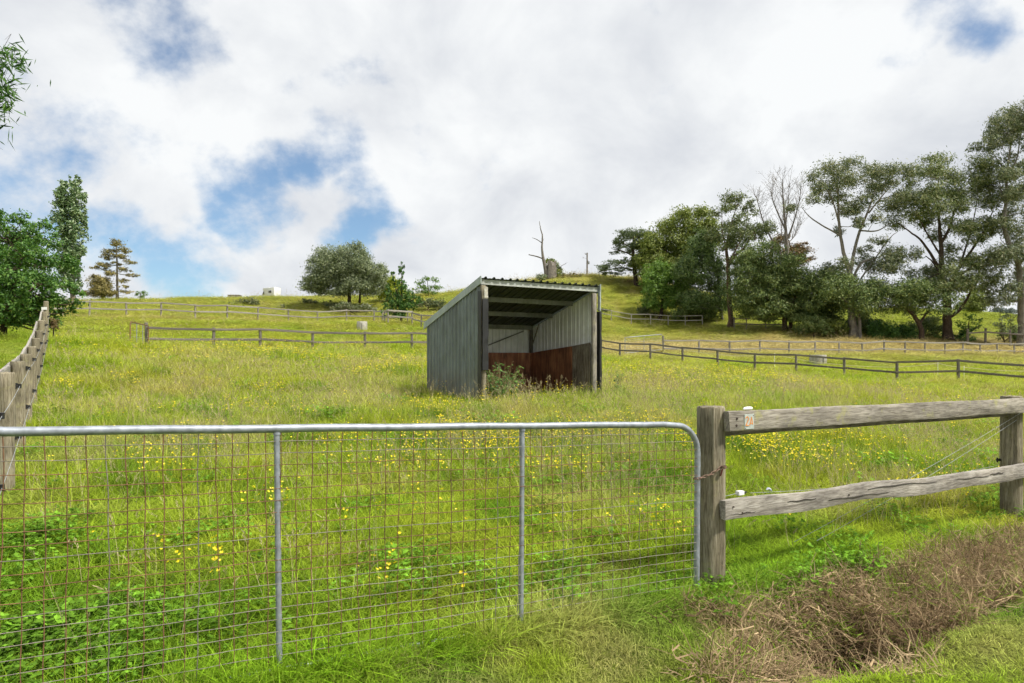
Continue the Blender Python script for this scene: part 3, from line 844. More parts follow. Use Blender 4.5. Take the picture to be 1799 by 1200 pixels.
ib = thing('post_insulator', 'black plastic insulator on the timber post at the photo edge', 'insulator', W(1753, 808, 7.0), FA)
b = MB(); b.tube([(.05, 0, 0), (.0, 0, 0), (-.02, 0, .0)], [.012, .016, .010], 8); b.tube([(-.01, 0, -.025), (-.01, 0, .025)], .008, 8); link('insulator_body', b.mesh('insulator_body', M_BLACK, smooth=True), ib)

# ================================================================== far post-and-rail fences
def unit_post(mat, seed):
    rg = random.Random(seed); n = 9; v = []; f = []
    for i, z in enumerate((0, .25, .5, .75, .985, 1.0)):
        k = .80 if i == 5 else 1
        for j in range(n):
            a = 2 * math.pi * j / n; rr = k * (1 + .07 * rg.uniform(-1, 1)); v.append((rr * math.cos(a), rr * math.sin(a), z + (.004 * rg.uniform(-1, 1) if i == 5 else 0)))
    for i in range(5):
        for j in range(n): f.append((i * n + j, i * n + (j + 1) % n, (i + 1) * n + (j + 1) % n, (i + 1) * n + j))
    f.append(tuple(5 * n + j for j in range(n)))
    return MB().add(v, f).mesh('post', mat, smooth=True)
def unit_rail(mat, seed):
    rg = random.Random(seed); v = []; f = []; n = 8
    prof = [(-.5, -.36), (-.36, -.5), (.36, -.5), (.5, -.36), (.5, .36), (.36, .5), (-.36, .5), (-.5, .36)]
    w1, w2 = rg.uniform(-.08, .05), rg.uniform(-.07, .07)
    for i in range(n + 1):
        x = i / n; dz = w1 * math.sin(math.pi * x) * 1.6 + w2 * math.sin(2 * math.pi * x); k = 1 + .08 * rg.uniform(-1, 1)
        for a, c in prof: v.append((x, a, c * k + dz))
    for i in range(n):
        for k in range(8): f.append((i * 8 + k, i * 8 + (k + 1) % 8, (i + 1) * 8 + (k + 1) % 8, (i + 1) * 8 + k))
    f += [tuple(range(7, -1, -1)), tuple(n * 8 + k for k in range(8))]
    return MB().add(v, f).mesh('rail', mat, smooth=True)
_cache = {}
def umesh(kind, mat, i):
    key = (kind, mat.name, i % 4)
    if key not in _cache: _cache[key] = (unit_post if kind == 'post' else unit_rail)(mat, 31 + i % 4)
    return _cache[key]
def rail_fence(label, xy, hp, rails, pr=.07, rh=.11, rt=.045, pm=None, rm=None, front=1, group='post-and-rail paddock fences', name='rail_fence', hs=None, seed=1, extra=0.0, skip=()):
    """xy: post positions; rails: heights of the rail centres; one rail piece between each pair of posts"""
    rg = random.Random(seed)
    zs = [hz(*p) for p in xy]
    root = thing(name, label, 'fence', (xy[0][0], xy[0][1], zs[0]))
    o = Vector(root.location)
    for i, (x, y) in enumerate(xy):
        h_ = (hs[i] if hs else hp) + rg.uniform(-.03, .03)
        link('post', umesh('post', pm, i), root, Vector((x, y, zs[i] - .15)) - o, (R(rg.uniform(-1.5, 1.5)), R(rg.uniform(-1.5, 1.5)), rg.uniform(0, 6)), (pr, pr, h_ + .15))
    for i in range(len(xy) - 1):
        a = Vector((*xy[i], zs[i])); c = Vector((*xy[i + 1], zs[i + 1])); d = (c - a).to_2d()
        n_ = Vector((d.y, -d.x)).normalized() * front * (pr + rt * .5 - .012)
        for k, rz in enumerate(rails):
            if (i, k) in skip: continue
            j0, j1 = rg.uniform(-.02, .02), rg.uniform(-.02, .02)
            p0 = a + Vector((n_.x, n_.y, rz + j0)); p1_ = c + Vector((n_.x, n_.y, rz + j1)); dd = p1_ - p0
            ov = .0
            ob = link('rail', umesh('rail', rm, i + k), root, p0 - o, (0, 0, 0), (dd.length + ov - .004, rt, rh * rg.uniform(.92, 1.08)))
            ob.rotation_euler = (0, -math.asin(dd.z / dd.length), math.atan2(dd.y, dd.x))
    return root
def px_line(pxs, A, B):
    """posts at photo columns pxs along the ground line A-B"""
    out = []
    A = Vector(A); B = Vector(B); d = B - A
    for p in pxs:
        k = (p - CX) / F; t = (k * A.y - A.x) / (d.x - k * d.y); q = A + d * t; out.append((q.x, q.y))
    return out
# dark two-rail fence across the paddock, left of the shelter and running on behind it
fa = px_line([258, 375, 457, 549, 641, 724, 800, 870, 935, 997, 1056], (-17.7, 33), (6.3, 48))
rail_fence('dark two-rail fence crossing behind the shelter, small rusty gate at its end', fa, 1.12, (.98, .46), .078, .115, .05, M_DARK_POST, M_DARK_RAIL, 1, hs=[1.22] + [1.06] * 10, seed=2)
fb = [fa[-1]] + px_line([1089, 1143, 1199, 1261, 1326, 1399, 1483, 1576, 1684, 1812, 1970], (6.9, 47.4), (23, 30.5))
rail_fence('dark two-rail fence slanting from behind the shelter, electric tape strung behind it', fb, 1.05, (.97, .47), .070, .098, .05, M_DARK_POST, M_DARK_RAIL, 1, hs=[1.03] * 12, seed=3)
fc = px_line([1166, 1228, 1282, 1335, 1386, 1432, 1474, 1515, 1553, 1590, 1625, 1660, 1692, 1722, 1752, 1782, 1812, 1842], (11.1, 50), (43.2, 58))
rail_fence('long silver-grey rail fence in front of the gum trees', fc, .98, (.90, .30), .07, .12, .045, M_GREY_POST, M_GREY_RAIL, 1, hs=[1.25] + [.97] * 17, seed=4)
fd = px_line([60, 110, 157, 222, 283, 343, 399, 453, 507, 558, 609, 657], (-34.2, 55), (-14.0, 67.6))
rail_fence('silver-grey rail fence running along the hillside below the crest', fd, 1.28, (1.18, .62), .075, .12, .045, M_GREY_POST, M_GREY_RAIL, 1, seed=5)
fe = [W(657, 0, 66.5)[:2], W(676, 0, 62.5)[:2], W(682, 0, 58.6)[:2], W(724, 0, 59)[:2], W(716, 0, 63)[:2]]
rail_fence('little square rail enclosure round the dark green young tree', [(x, y) for x, y in fe] + [W(672, 0, 63)[:2]], 1.18, (1.08, .58), .07, .13, .045, M_GREY_POST, M_RAIL_PALE, 1, seed=6)
ff2 = px_line([736, 766, 800, 835, 870], (-9.1, 59.5), (-1.6, 57))
rail_fence('short rail fence from the tree enclosure towards the shelter roof', [W(724, 0, 59.2)[:2], W(740, 0, 57)[:2], W(775, 0, 56.5)[:2], W(812, 0, 56)[:2]], 1.15, (1.05, .55), .07, .12, .045, M_GREY_POST, M_GREY_RAIL, 1, seed=7)
fg = px_line([1010, 1042, 1074, 1109, 1143, 1174, 1204, 1234], (6.5, 78), (21.5, 74))
rail_fence('pale thin rail fence at the foot of the tree clump beyond the straw-coloured strip', fg, 1.12, (1.05, .55), .06, .09, .04, M_RAIL_PALE, M_RAIL_PALE, 1, seed=8)
fh = px_line([1290, 1311, 1345, 1375], (23.0, 70.5), (27.6, 69.5))
rail_fence('short dark rail fence under the brown-trunked gum', fh, 1.2, (1.1, .55), .06, .11, .04, M_DARK_POST, M_DARK_RAIL, 1, seed=9)
fi = px_line([1700, 1731, 1775, 1815], (42.6, 63.2), (48.6, 63.0))
rail_fence('short dark rail fence behind the long grey one beside the edge gum', fi, 1.5, (1.15,), .10, .14, .05, M_DARK_POST, M_DARK_RAIL, 1, seed=10)
for i_, (q, r0) in enumerate((((1089, 600), 0),)): pass

# boundary fence at the side: close round posts, one rail along the far side, black insulators with two wires
bd = Vector((-12.14, 18.3)).normalized()
NB = 10
bx = [(-5.0 + (-12.14) * i / (NB - 1) * 1.0, 6.7 + 18.3 * i / (NB - 1)) for i in range(-2, NB)]
zb = [hz(*p) for p in bx]
bf = thing('boundary_fence', 'close-set round post fence with black insulators climbing towards the big leafy tree', 'fence', (bx[0][0], bx[0][1], zb[0]))
o = Vector(bf.location)
bn = Vector((.833, .553))
tops = []
for i, (x, y) in enumerate(bx):
    hgt = 1.14 + random.uniform(-.05, .05) + (.28 if i == len(bx) - 1 else 0)
    tops.append(zb[i] + hgt)
    po = link('post', big_post(.082, -.15, hgt, 40 + i % 5) if i < 5 else umesh('post', M_POST, i), bf, Vector((x, y, zb[i] - (0 if i < 5 else .15))) - o, (0, 0, random.uniform(0, 6)), (1, 1, 1) if i < 5 else (.085, .085, hgt + .15))
    for hh in (1.02, .52):
        p = Vector((x + bn.x * .083, y + bn.y * .083, zb[i] + hh)) - o
        b = MB(); b.tube([(0, 0, 0), (.045, 0, 0)], .012, 8); b.tube([(.035, 0, -.022), (.035, 0, .022)], .017, 8); b.tube([(.0, 0, -.03), (.006, 0, .03)], .016, 6)
        key = 'ins'
        if key not in _cache: _cache[key] = b.mesh('insulator', M_BLACK, smooth=True)
        link('insulator', _cache[key], bf, p, (0, 0, math.atan2(bn.y, bn.x)))
for i in range(len(bx) - 1):
    a = Vector((*bx[i], 0)); c = Vector((*bx[i + 1], 0)); 
    za, zc_ = tops[i] - .10, tops[i + 1] - .10
    if i == len(bx) - 2: zc_ -= .28
    p0 = Vector((a.x - bn.x * .10, a.y - bn.y * .10, za)); p1_ = Vector((c.x - bn.x * .10, c.y - bn.y * .10, zc_)); dd = p1_ - p0
    ob = link('rail', umesh('rail', M_RAIL_PALE, i), bf, p0 - o, (0, -math.asin(dd.z / dd.length), math.atan2(dd.y, dd.x)), (dd.length - .004, .05, .15))
    for hh in (1.02, .52):
        q0 = Vector((a.x + bn.x * .12, a.y + bn.y * .12, zb[i] + hh)) - o; q1 = Vector((c.x + bn.x * .12, c.y + bn.y * .12, zb[i + 1] + hh)) - o
        b = MB(); b.tube(sag(q0, q1, .012, 6), .0022, 4); link('wire', b.mesh('wire', M_PALEWIRE), bf)
b = MB(); b.box((-.10, -.008, -.05), (.10, .008, .05)); link('tag_plate', b.mesh('tag_plate', M_WHITE, bevel=.003), bf, Vector((bx[-1][0], bx[-1][1] - .10, tops[-1] - .28)) - o)

# small gates in the far fences
def pipe_gate(label, a, c, h_, bars, mat, mesh_=0, name='pipe_gate', rust=None):
    a = Vector((*a, hz(*a))); c = Vector((*c, hz(*c))); L = (c - a).to_2d().length
    g = thing(name, label, 'gate', a, math.atan2(c.y - a.y, c.x - a.x)); dz = c.z - a.z
    b = MB(); rr = .25
    P = [(0, 0, .12), (0, 0, h_)] + [(L * k / 6, 0, h_ + dz * k / 6) for k in range(1, 6)] + [(L - .2, 0, h_ + dz), (L - .06, 0, h_ + dz - .06), (L, 0, h_ + dz - .2), (L, 0, .12 + dz)]
    b.tube(P, .024, 8); link('frame', b.mesh('frame', rust or mat, smooth=True), g)
    b = MB(); b.tube([(0, 0, .14), (L, 0, .14 + dz)], .02, 8); link('bottom_rail', b.mesh('bottom_rail', mat, smooth=True), g)
    for k in range(1, bars + 1):
        x = L * k / (bars + 1); b = MB(); b.tube([(x, 0, .14 + dz * x / L), (x, 0, h_ + dz * x / L)], .016, 6); link('stile', b.mesh('stile', mat, smooth=True), g)
    for k in range(mesh_):
        z_ = .2 + (h_ - .25) * k / max(1, mesh_ - 1); b = MB(); b.tube([(0, .006, z_), (L, .006, z_ + dz)], .004, 4); link('mesh_wire', b.mesh('mesh_wire', mat), g)
    return g
x0, y0 = fa[0]
pipe_gate('small rusty-framed pipe gate standing open at the end of the dark fence', (x0 + .15, y0 - .15), (x0 + 1.55, y0 - 4.2), 1.12, 2, M_GALV, 4, rust=M_RUST)
pipe_gate('pale thin pipe gate closing the gap between the dark and the long grey fence', px_line([1098], (6.9, 49), (43, 57))[0], px_line([1164], (6.9, 49.5), (43, 57.6))[0], 1.28, 1, M_GALV, 7)
# small ball insulator by that gate
# concrete troughs
def trough(label, px, py, wpx, hpx):
    x, y, z = ground_at(px, py, 20); r = wpx / F * y / 2; hh = hpx / F * y
    t = thing('water_trough', label, 'trough', (x, y, z))
    n = 24; v = []; f = []
    rings = [(r * 1.0, -.1), (r * 1.02, hh * .4), (r, hh * .97), (r * .97, hh), (r * .86, hh), (r * .84, hh * .96), (r * .82, hh * .7)]
    for (q, z_) in rings:
        for k in range(n): a = 2 * math.pi * k / n; v.append((q * math.cos(a), q * math.sin(a), z_))
    for i in range(len(rings) - 1):
        for k in range(n): f.append((i * n + k, i * n + (k + 1) % n, (i + 1) * n + (k + 1) % n, (i + 1) * n + k))
    link('trough_wall', MB().add(v, f).mesh('trough_wall', M_CONC, smooth=True), t)
    v = [(r * .83 * math.cos(2 * math.pi * k / n), r * .83 * math.sin(2 * math.pi * k / n), hh * .75) for k in range(n)]
    wm = NT('dark_water'); wm.set(Base_Color=(.02, .025, .02, 1), Roughness=.08); wf = wm.noise(wm.coord(), 6, 3); wm.bump(wf, .1, .01)
    link('water', MB().add(v, [tuple(range(n))]).mesh('water', wm.mat), t)
    b = MB(); b.tube([(r * .2, -r * 1.01, 0), (r * .2, -r * 1.04, hh * .7)], .02, 6); link('inlet_pipe', b.mesh('inlet_pipe', M_BLACK), t)
trough('round concrete trough behind the dark fence, near the tree enclosure', 636, 579, 18, 13)
trough('round concrete trough behind the slanting dark fence, beside the yellow tape', 1437, 639, 28, 15)
# electric tape on thin white step-in posts behind the slanting fence
M_TAPE = simple('cream_electric_tape', (.72, .68, .42), .6, 0, .1)
tp = [(1190, 613, 47), (1290, 625, 43), (1361, 622, 42), (1440, 637, 40), (1560, 645, 38), (1648, 638, 36), (1694, 645, 34.5), (1800, 652, 33), (1880, 658, 32)]
tw = []
for (a, c) in zip(tp[:-1], tp[1:]):
    A_, B_ = Vector(W(*a)), Vector(W(*c))
    for k in range(8): tw.append(A_.lerp(B_, k / 8) + Vector((0, 0, -.05 * math.sin(math.pi * k / 8))))
tw.append(Vector(W(*tp[-1])))
tape_o = tw[0]
b = MB(); v = []; f = []
for i, p in enumerate(tw):
    q = p - tape_o; v += [(q.x, q.y - .002, q.z - .014), (q.x, q.y - .002, q.z + .014), (q.x, q.y + .002, q.z + .014), (q.x, q.y + .002, q.z - .014)]
for i in range(len(tw) - 1):
    for k in range(4): f.append((4 * i + k, 4 * i + (k + 1) % 4, 4 * i + 4 + (k + 1) % 4, 4 * i + 4 + k))
tag(link('electric_tape', b.add(v, f).mesh('electric_tape', M_TAPE), None, tape_o), 'cream electric tape strung slack between thin posts behind the slanting dark fence', 'tape')
names_ = ('under the first peak of the tape', 'at the second peak of the tape', 'where the tape runs off towards the photo edge')
for (a, nm_) in zip((tp[2], tp[5], tp[6]), names_):
    p = Vector(W(*a)); g_ = hz(p.x, p.y); q = thing('tape_post', 'thin white step-in post ' + nm_, 'post', (p.x, p.y, g_), 0, 'step-in tape posts')
    b = MB(); b.tube([(0, .012, -.1), (0, .012, p.z - g_ + .06)], .010, 6); link('rod', b.mesh('rod', M_WHITE), q)
    b = MB(); b.box((-.02, -.018, p.z - g_ - .02), (.02, .001, p.z - g_ + .02)); link('clip', b.mesh('clip', M_WHITE), q)

# ================================================================== trees
def tubes_np(paths, n=6):
    """many tapered tubes as one quad array; paths: list of (points(k,3), radii(k))"""
    VV = []; FF = []; base = 0
    for P, rad in paths:
        P = np.asarray(P, float); rad = np.asarray(rad, float); k = len(P)
        T = np.gradient(P, axis=0); T /= np.linalg.norm(T, axis=1, keepdims=True) + 1e-9
        ref = np.array([1., 0, 0]) if abs(T[0, 2]) > .8 else np.array([0, 0, 1.])
        A = np.cross(T, ref); A /= np.linalg.norm(A, axis=1, keepdims=True) + 1e-9
        B = np.cross(T, A)
        a = np.arange(n) * 2 * np.pi / n
        V = P[:, None] + rad[:, None, None] * (A[:, None] * np.cos(a)[None, :, None] + B[:, None] * np.sin(a)[None, :, None])
        VV.append(V.reshape(-1, 3))
        i = np.arange(k - 1)[:, None] * n; j = np.arange(n)[None]
        FF.append(np.stack([i + j, i + (j + 1) % n, i + n + (j + 1) % n, i + n + j], -1).reshape(-1, 4) + base)
        base += k * n
    return np.concatenate(VV), np.concatenate(FF)
def smooth_path(P, m=4):
    """Catmull-Rom through the points (with radius as 4th column)"""
    P = np.asarray(P, float)
    if len(P) < 3: 
        t = np.linspace(0, 1, m + 1)[:, None]; return P[0] * (1 - t) + P[-1] * t
    Q = np.vstack([2 * P[0] - P[1], P, 2 * P[-1] - P[-2]]); out = []
    for i in range(1, len(Q) - 2):
        for k in range(m):
            t = k / m; p0, p1, p2, p3 = Q[i - 1:i + 3]
            out.append(.5 * (2 * p1 + (p2 - p0) * t + (2 * p0 - 5 * p1 + 4 * p2 - p3) * t * t + (3 * p1 - p0 - 3 * p2 + p3) * t ** 3))
    out.append(P[-1]); out = np.array(out); out[:, 3] = np.maximum(out[:, 3], .002)
    return out
def leaves_np(cen, rad, count, L, Wd, rng, droop=0.0, up=0.0, flat=.75, sprig=26, out_w=.9, wind=(0, 0, 0), spread=.30, shell=.45):
    """diamond leaves gathered in sprigs through one ellipsoid clump"""
    ns = max(3, int(count / sprig))
    d = rng.normal(size=(ns, 3)); d /= np.linalg.norm(d, axis=1, keepdims=True)
    r = shell + (1 - shell) * rng.random(ns) ** .7
    r *= 1 + .16 * rng.normal(size=ns).clip(-1.5, 2.2)
    sc = d * r[:, None] * rad
    sr = spread * (np.prod(rad) ** (1 / 3)) * rng.uniform(.6, 1.3, ns)
    c = rng.normal(size=(ns, sprig, 3)) * sr[:, None, None] * np.array([1, 1, flat])
    p = (sc[:, None] + c).reshape(-1, 3)
    nrm = p / rad; nrm /= np.linalg.norm(nrm, axis=1, keepdims=True) + 1e-6
    nrm = nrm * out_w + rng.normal(size=p.shape) * .75 + np.array([0, 0, up])
    nrm /= np.linalg.norm(nrm, axis=1, keepdims=True)
    t = rng.normal(size=p.shape) + np.array([0, 0, -droop]) + np.array(wind)
    t -= nrm * (t * nrm).sum(1, keepdims=True); t /= np.linalg.norm(t, axis=1, keepdims=True) + 1e-6
    s = np.cross(nrm, t)
    k = rng.uniform(.65, 1.3, len(p))[:, None]
    p = p + cen
    V = np.stack([p - t * L * .5 * k, p + s * Wd * .5 * k - t * L * .08 * k, p + t * L * .5 * k, p - s * Wd * .5 * k - t * L * .08 * k], 1)
    return V.reshape(-1, 3)
LAI_K = 1.55
def build_tree(name, label, cat, base, Y, limbs, clumps, lmat, bmat, L=.26, Wd=.10, lai=2.6, layers=(0,), deep=1.0, group=None, seed=1, droop=0.0, up=.35, zoom=None,
               wind=(0, 0, 0), depth_k=1.0, twigs=True, twig_r=.035, sprig=26, shell=.45, spread=.30, flat=.75, out_w=.9, parts=('trunk', 'crown'), jit=.5, fork=None):
    """limbs: photo polylines [(x, y, radius_px)], first is the trunk; clumps: [(x, y, rx, ry)]; zoom maps working coordinates to photo pixels"""
    rng = np.random.default_rng(seed)
    lai *= LAI_K; clumps = [(x, y, rx * 1.08, ry * 1.10) for x, y, rx, ry in clumps]
    zx, zy, zs = zoom if zoom else (0, 0, 1)
    tp_ = lambda x, y: (zx + x / zs, zy + y / zs)
    bx_, by_ = tp_(*base)
    X0 = (bx_ - CX) * Y / F; g = hz(X0, Y); root_p = np.array([X0, Y, g])
    root = thing(name, label, cat, tuple(root_p), 0, group)
    m = Y / F
    paths = []; nodes = []
    for li, lb in enumerate(limbs):
        dy0 = 0 if li == 0 else rng.uniform(-1, 1) * deep * .6
        P = []
        for i, q in enumerate(lb):
            px, py = tp_(q[0], q[1]); w = np.array(W(px, py, Y)); t = i / max(1, len(lb) - 1)
            w[1] += dy0 * t; P.append([*w, q[2] / zs * m])
        P = np.array(P)
        if li == 0: P[0, 2] = g - .25
        P = smooth_path(P, 5)
        P[:, :3] += rng.normal(size=(len(P), 3)) * P[:, 3:4] * .12
        nodes.append(P); paths.append((P[:, :3] - root_p, P[:, 3]))
        if li == 0 and P[0, 3] > .08:                                   # root flare
            P[0, 3] *= 1.5; P[1, 3] *= 1.18; paths[-1] = (P[:, :3] - root_p, P[:, 3])
    N = np.concatenate(nodes) if nodes else None
    lv = []
    for (x, y, rx, ry) in clumps:
        px, py = tp_(x, y)
        for ly in layers:
            dy = ly * deep + rng.uniform(-jit, jit) * deep * .5
            c = np.array(W(px, py, Y)); k = 1.0 if ly == 0 else .85
            c[1] += dy
            if ly: c += rng.normal(size=3) * np.array([rx, 0, ry]) / zs * m * .25
            a, b_ = max(rx / zs * m * k, .12), max(ry / zs * m * k, .10)
            rad = np.array([a, (a + b_) * .5 * depth_k, b_])
            cnt = lai * math.pi * a * b_ / (L * Wd * .5)
            lv.append(leaves_np(c - root_p, rad, cnt, L, Wd, rng, droop, up, flat, sprig, out_w, wind, spread, shell))
            if twigs and N is not None:
                dd = np.linalg.norm((N[:, :3] - c) * np.array([1, 1, 1.0]), axis=1) + np.where(N[:, 2] > c[2] + .3, 3.0, 0)
                i = dd.argmin(); s0 = N[i]; mid = (s0[:3] + c) / 2 + rng.normal(size=3) * .12 * dd[i] + np.array([0, 0, -.08 * dd[i]])
                r0 = min(s0[3] * .7, twig_r * (.6 + .25 * dd[i]))
                P = smooth_path(np.array([[*s0[:3], r0], [*mid, r0 * .7], [*c, r0 * .35]]), 4)
                paths.append((P[:, :3] - root_p, P[:, 3]))
                for _ in range(3):
                    e = c + rng.normal(size=3) * rad * .6
                    paths.append((np.array([c, (c + e) / 2 + rng.normal(size=3) * .05, e]) - root_p, np.array([r0 * .35, r0 * .25, r0 * .1])))
    if paths:
        V, Fq = tubes_np(paths, 7 if limbs and limbs[0][0][2] / zs * m > .1 else 5)
        link(parts[0], np_mesh(parts[0], V, Fq, [bmat]), root)
    if lv:
        V = np.concatenate(lv)
        # nothing grows below the turf
        if V[:, 2].min() < -.2:
            q = V.reshape(-1, 4, 3); gz = height(q[:, 0, 0] + root_p[0], q[:, 0, 1] + root_p[1]) - g
            V = q[q[:, 0, 2] > gz + .02].reshape(-1, 3)
        link(parts[1], np_mesh(parts[1], V, np.arange(len(V)).reshape(-1, 4), [lmat], smooth=False), root)
    return root
# foliage colours
LM_GUM = leaf_mat('gum_leaves', [(0.065, 0.096, 0.034), (0.129, 0.173, 0.066), (0.226, 0.262, 0.113), (0.356, 0.355, 0.186)], .27)
LM_GUM2 = leaf_mat('grey_gum_leaves', [(0.065, 0.089, 0.044), (0.124, 0.160, 0.078), (0.215, 0.244, 0.129), (0.346, 0.333, 0.195)], .27)
LM_WATTLE = leaf_mat('dark_wattle_leaves', [(0.053, 0.086, 0.028), (0.100, 0.150, 0.048), (0.171, 0.230, 0.075), (0.289, 0.323, 0.119)], .3)
LM_OLIVE = leaf_mat('olive_leaves', [(0.093, 0.127, 0.058), (0.112, 0.145, 0.076), (0.194, 0.233, 0.127), (0.297, 0.337, 0.194), (0.410, 0.444, 0.285)], .36)
LM_LEAFY = leaf_mat('fresh_broad_leaves', [(0.035, 0.092, 0.022), (0.072, 0.160, 0.035), (0.128, 0.248, 0.054), (0.208, 0.334, 0.079)], .36)
LM_FRESH = leaf_mat('bright_green_leaves', [(0.056, 0.119, 0.022), (0.106, 0.194, 0.035), (0.163, 0.263, 0.053), (0.213, 0.312, 0.075)], .35)
LM_POPLAR = leaf_mat('poplar_leaves', [(0.061, 0.122, 0.049), (0.122, 0.200, 0.082), (0.214, 0.295, 0.139), (0.408, 0.479, 0.306)], .28)
LM_BROAD = leaf_mat('olive_green_broad_leaves', [(0.069, 0.101, 0.025), (0.139, 0.183, 0.038), (0.217, 0.256, 0.063), (0.296, 0.321, 0.095)], .36)
LM_PINE = leaf_mat('bronze_pine_needles', [(0.100, 0.100, 0.036), (0.190, 0.176, 0.061), (0.288, 0.248, 0.090), (0.360, 0.288, 0.108)], .2)
LM_CEDAR = leaf_mat('dark_cedar_needles', [(0.065, 0.092, 0.042), (0.115, 0.152, 0.070), (0.185, 0.226, 0.101)], .36)
LM_RUSTY = leaf_mat('rusty_cypress_needles', [(0.083, 0.068, 0.027), (0.165, 0.117, 0.045), (0.255, 0.165, 0.075)], .2)
LM_YELLOW = leaf_mat('yellow_green_leaves', [(0.156, 0.204, 0.019), (0.264, 0.318, 0.030), (0.372, 0.396, 0.054)], .35)
LM_DEEP = leaf_mat('deep_green_leaves', [(0.024, 0.063, 0.015), (0.048, 0.117, 0.024), (0.093, 0.188, 0.039), (0.150, 0.255, 0.068)], .3)
LM_BUSH = leaf_mat('bramble_leaves', [(0.038, 0.064, 0.022), (0.080, 0.112, 0.042), (0.136, 0.160, 0.067), (0.224, 0.224, 0.128)], .25)
LM_PALE = leaf_mat('pale_flowering_bush_leaves', [(0.084, 0.120, 0.042), (0.168, 0.192, 0.084), (0.360, 0.360, 0.264)], .3)

ZL = (0, 280, 3.998); ZT1 = (0, 340, 4.2857); ZC = (380, 380, 3.998); ZR = (1020, 280, 3.529); ZE = (1380, 160, 2.6086)
# --- big leafy tree behind the boundary fence
t1c = [(40, 200, 80, 60), (120, 180, 60, 50), (180, 200, 40, 50), (60, 330, 100, 80), (200, 330, 70, 80), (270, 260, 40, 50), (330, 320, 38, 30), (100, 480, 110, 90), (250, 450, 80, 70), (360, 430, 60, 60), (420, 500, 70, 70),
       (60, 640, 110, 90), (200, 620, 90, 80), (330, 620, 80, 70), (440, 640, 70, 60), (500, 690, 60, 50), (120, 780, 120, 80), (260, 780, 80, 60), (380, 780, 80, 60), (470, 760, 60, 40), (80, 880, 100, 60), (220, 880, 80, 50),
       (350, 850, 60, 40), (-80, 300, 100, 100), (-80, 500, 120, 120), (-60, 750, 120, 120), (-160, 620, 110, 130), (-150, 400, 90, 100), (-170, 800, 90, 90), (150, 950, 100, 40), (60, 960, 80, 45), (260, 930, 70, 36), (-80, 940, 110, 70)]
build_tree('leafy_tree', 'big dense dark green leafy tree overhanging the end of the boundary fence', 'tree', (25, 1090), 27.5, [[(25, 1090, 26), (30, 950, 22), (40, 780, 18), (60, 560, 12), (90, 350, 6)], [(32, 900, 14), (150, 700, 9), (260, 500, 5)], [(32, 900, 14), (180, 800, 9), (380, 700, 4)], [(30, 880, 14), (-60, 700, 9), (-120, 500, 5)]],
           [(x if x < 150 else 150 + (x - 150) * .80, y + (0 if x < 250 else 20), rx * .9, ry * .9) for x, y, rx, ry in t1c], LM_LEAFY, M_BARK, L=.13, Wd=.065, lai=2.3, layers=(-1, 0, 1), deep=1.5, seed=11, zoom=ZT1, up=.5, sprig=18, spread=.34)
# --- poplar on the crest
pop = [(450, 150, 22, 42), (430, 230, 42, 60), (470, 240, 30, 50), (420, 320, 46, 60), (410, 420, 42, 60), (545, 170, 18, 45), (540, 250, 38, 60), (592, 280, 26, 50), (550, 350, 55, 60), (540, 450, 55, 60), (440, 520, 56, 60), (565, 530, 44, 60),
       (585, 470, 34, 30), (450, 620, 46, 60), (540, 620, 46, 50), (565, 650, 44, 36), (520, 720, 55, 50), (450, 720, 46, 60), (530, 800, 42, 55), (530, 880, 36, 45), (520, 925, 26, 28), (455, 800, 40, 50), (480, 340, 40, 60), (470, 420, 40, 60), (495, 500, 50, 60), (500, 580, 50, 60), (500, 660, 50, 60), (495, 760, 46, 60), (500, 840, 40, 50), (445, 185, 26, 40), (440, 280, 40, 50), (546, 210, 26, 44), (570, 400, 40, 50), (505, 300, 24, 50)]
build_tree('poplar_tree', 'tall slender twin-topped poplar rising behind the big leafy tree', 'tree', (512, 955), 84, [[(512, 955, 16), (500, 750, 12), (490, 560, 9), (455, 300, 4), (448, 150, 2)], [(495, 600, 8), (540, 350, 4), (546, 150, 2)]],
           [(505 + (x - 505) * .92, y, rx * .70, ry) for x, y, rx, ry in pop], LM_POPLAR, M_BARK_GREY, L=.34, Wd=.19, lai=3.3, layers=(-.6, .5), deep=1.0, seed=12, zoom=ZL, up=.1, flat=1.4, sprig=14, spread=.20)
# --- sparse pine and its bushy neighbour
pn = [(815, 590, 34, 24), (775, 640, 34, 18), (862, 640, 34, 18), (742, 690, 34, 15), (872, 682, 34, 15), (815, 670, 30, 16), (752, 740, 42, 15), (892, 720, 34, 13), (705, 765, 32, 15), (858, 780, 38, 13), (900, 812, 28, 13), (780, 795, 40, 16), (852, 850, 32, 12), (880, 895, 24, 10), (870, 935, 28, 13), (820, 730, 26, 12)]
build_tree('pine_tree', 'thin bronze-green pine with bare lower trunk on the crest', 'tree', (823, 968), 88, [[(823, 968, 9), (822, 800, 7), (820, 680, 5), (817, 570, 2)]], [(820 + (x - 820) * 1.12, y, rx * 1.25, ry * 1.1) for x, y, rx, ry in pn], LM_PINE, M_BARK_PALE, L=.28, Wd=.07, lai=2.3, layers=(-.5, .5), deep=.9, seed=13, zoom=ZL, up=.6, flat=.5, twig_r=.03)
build_tree('conifer_bush', 'bushy bronze-green conifer at the foot of the thin pine', 'tree', (725, 965), 87, [[(725, 965, 8), (722, 900, 6), (715, 840, 3)]], [(720, 860, 66, 36), (680, 900, 58, 32), (745, 910, 66, 36), (660, 940, 48, 22), (690, 832, 46, 16), (770, 940, 40, 22), (720, 945, 70, 22)], LM_PINE, M_BARK, L=.28, Wd=.08, lai=3.0, layers=(-.5, .5), deep=1.2, seed=14, zoom=ZL)
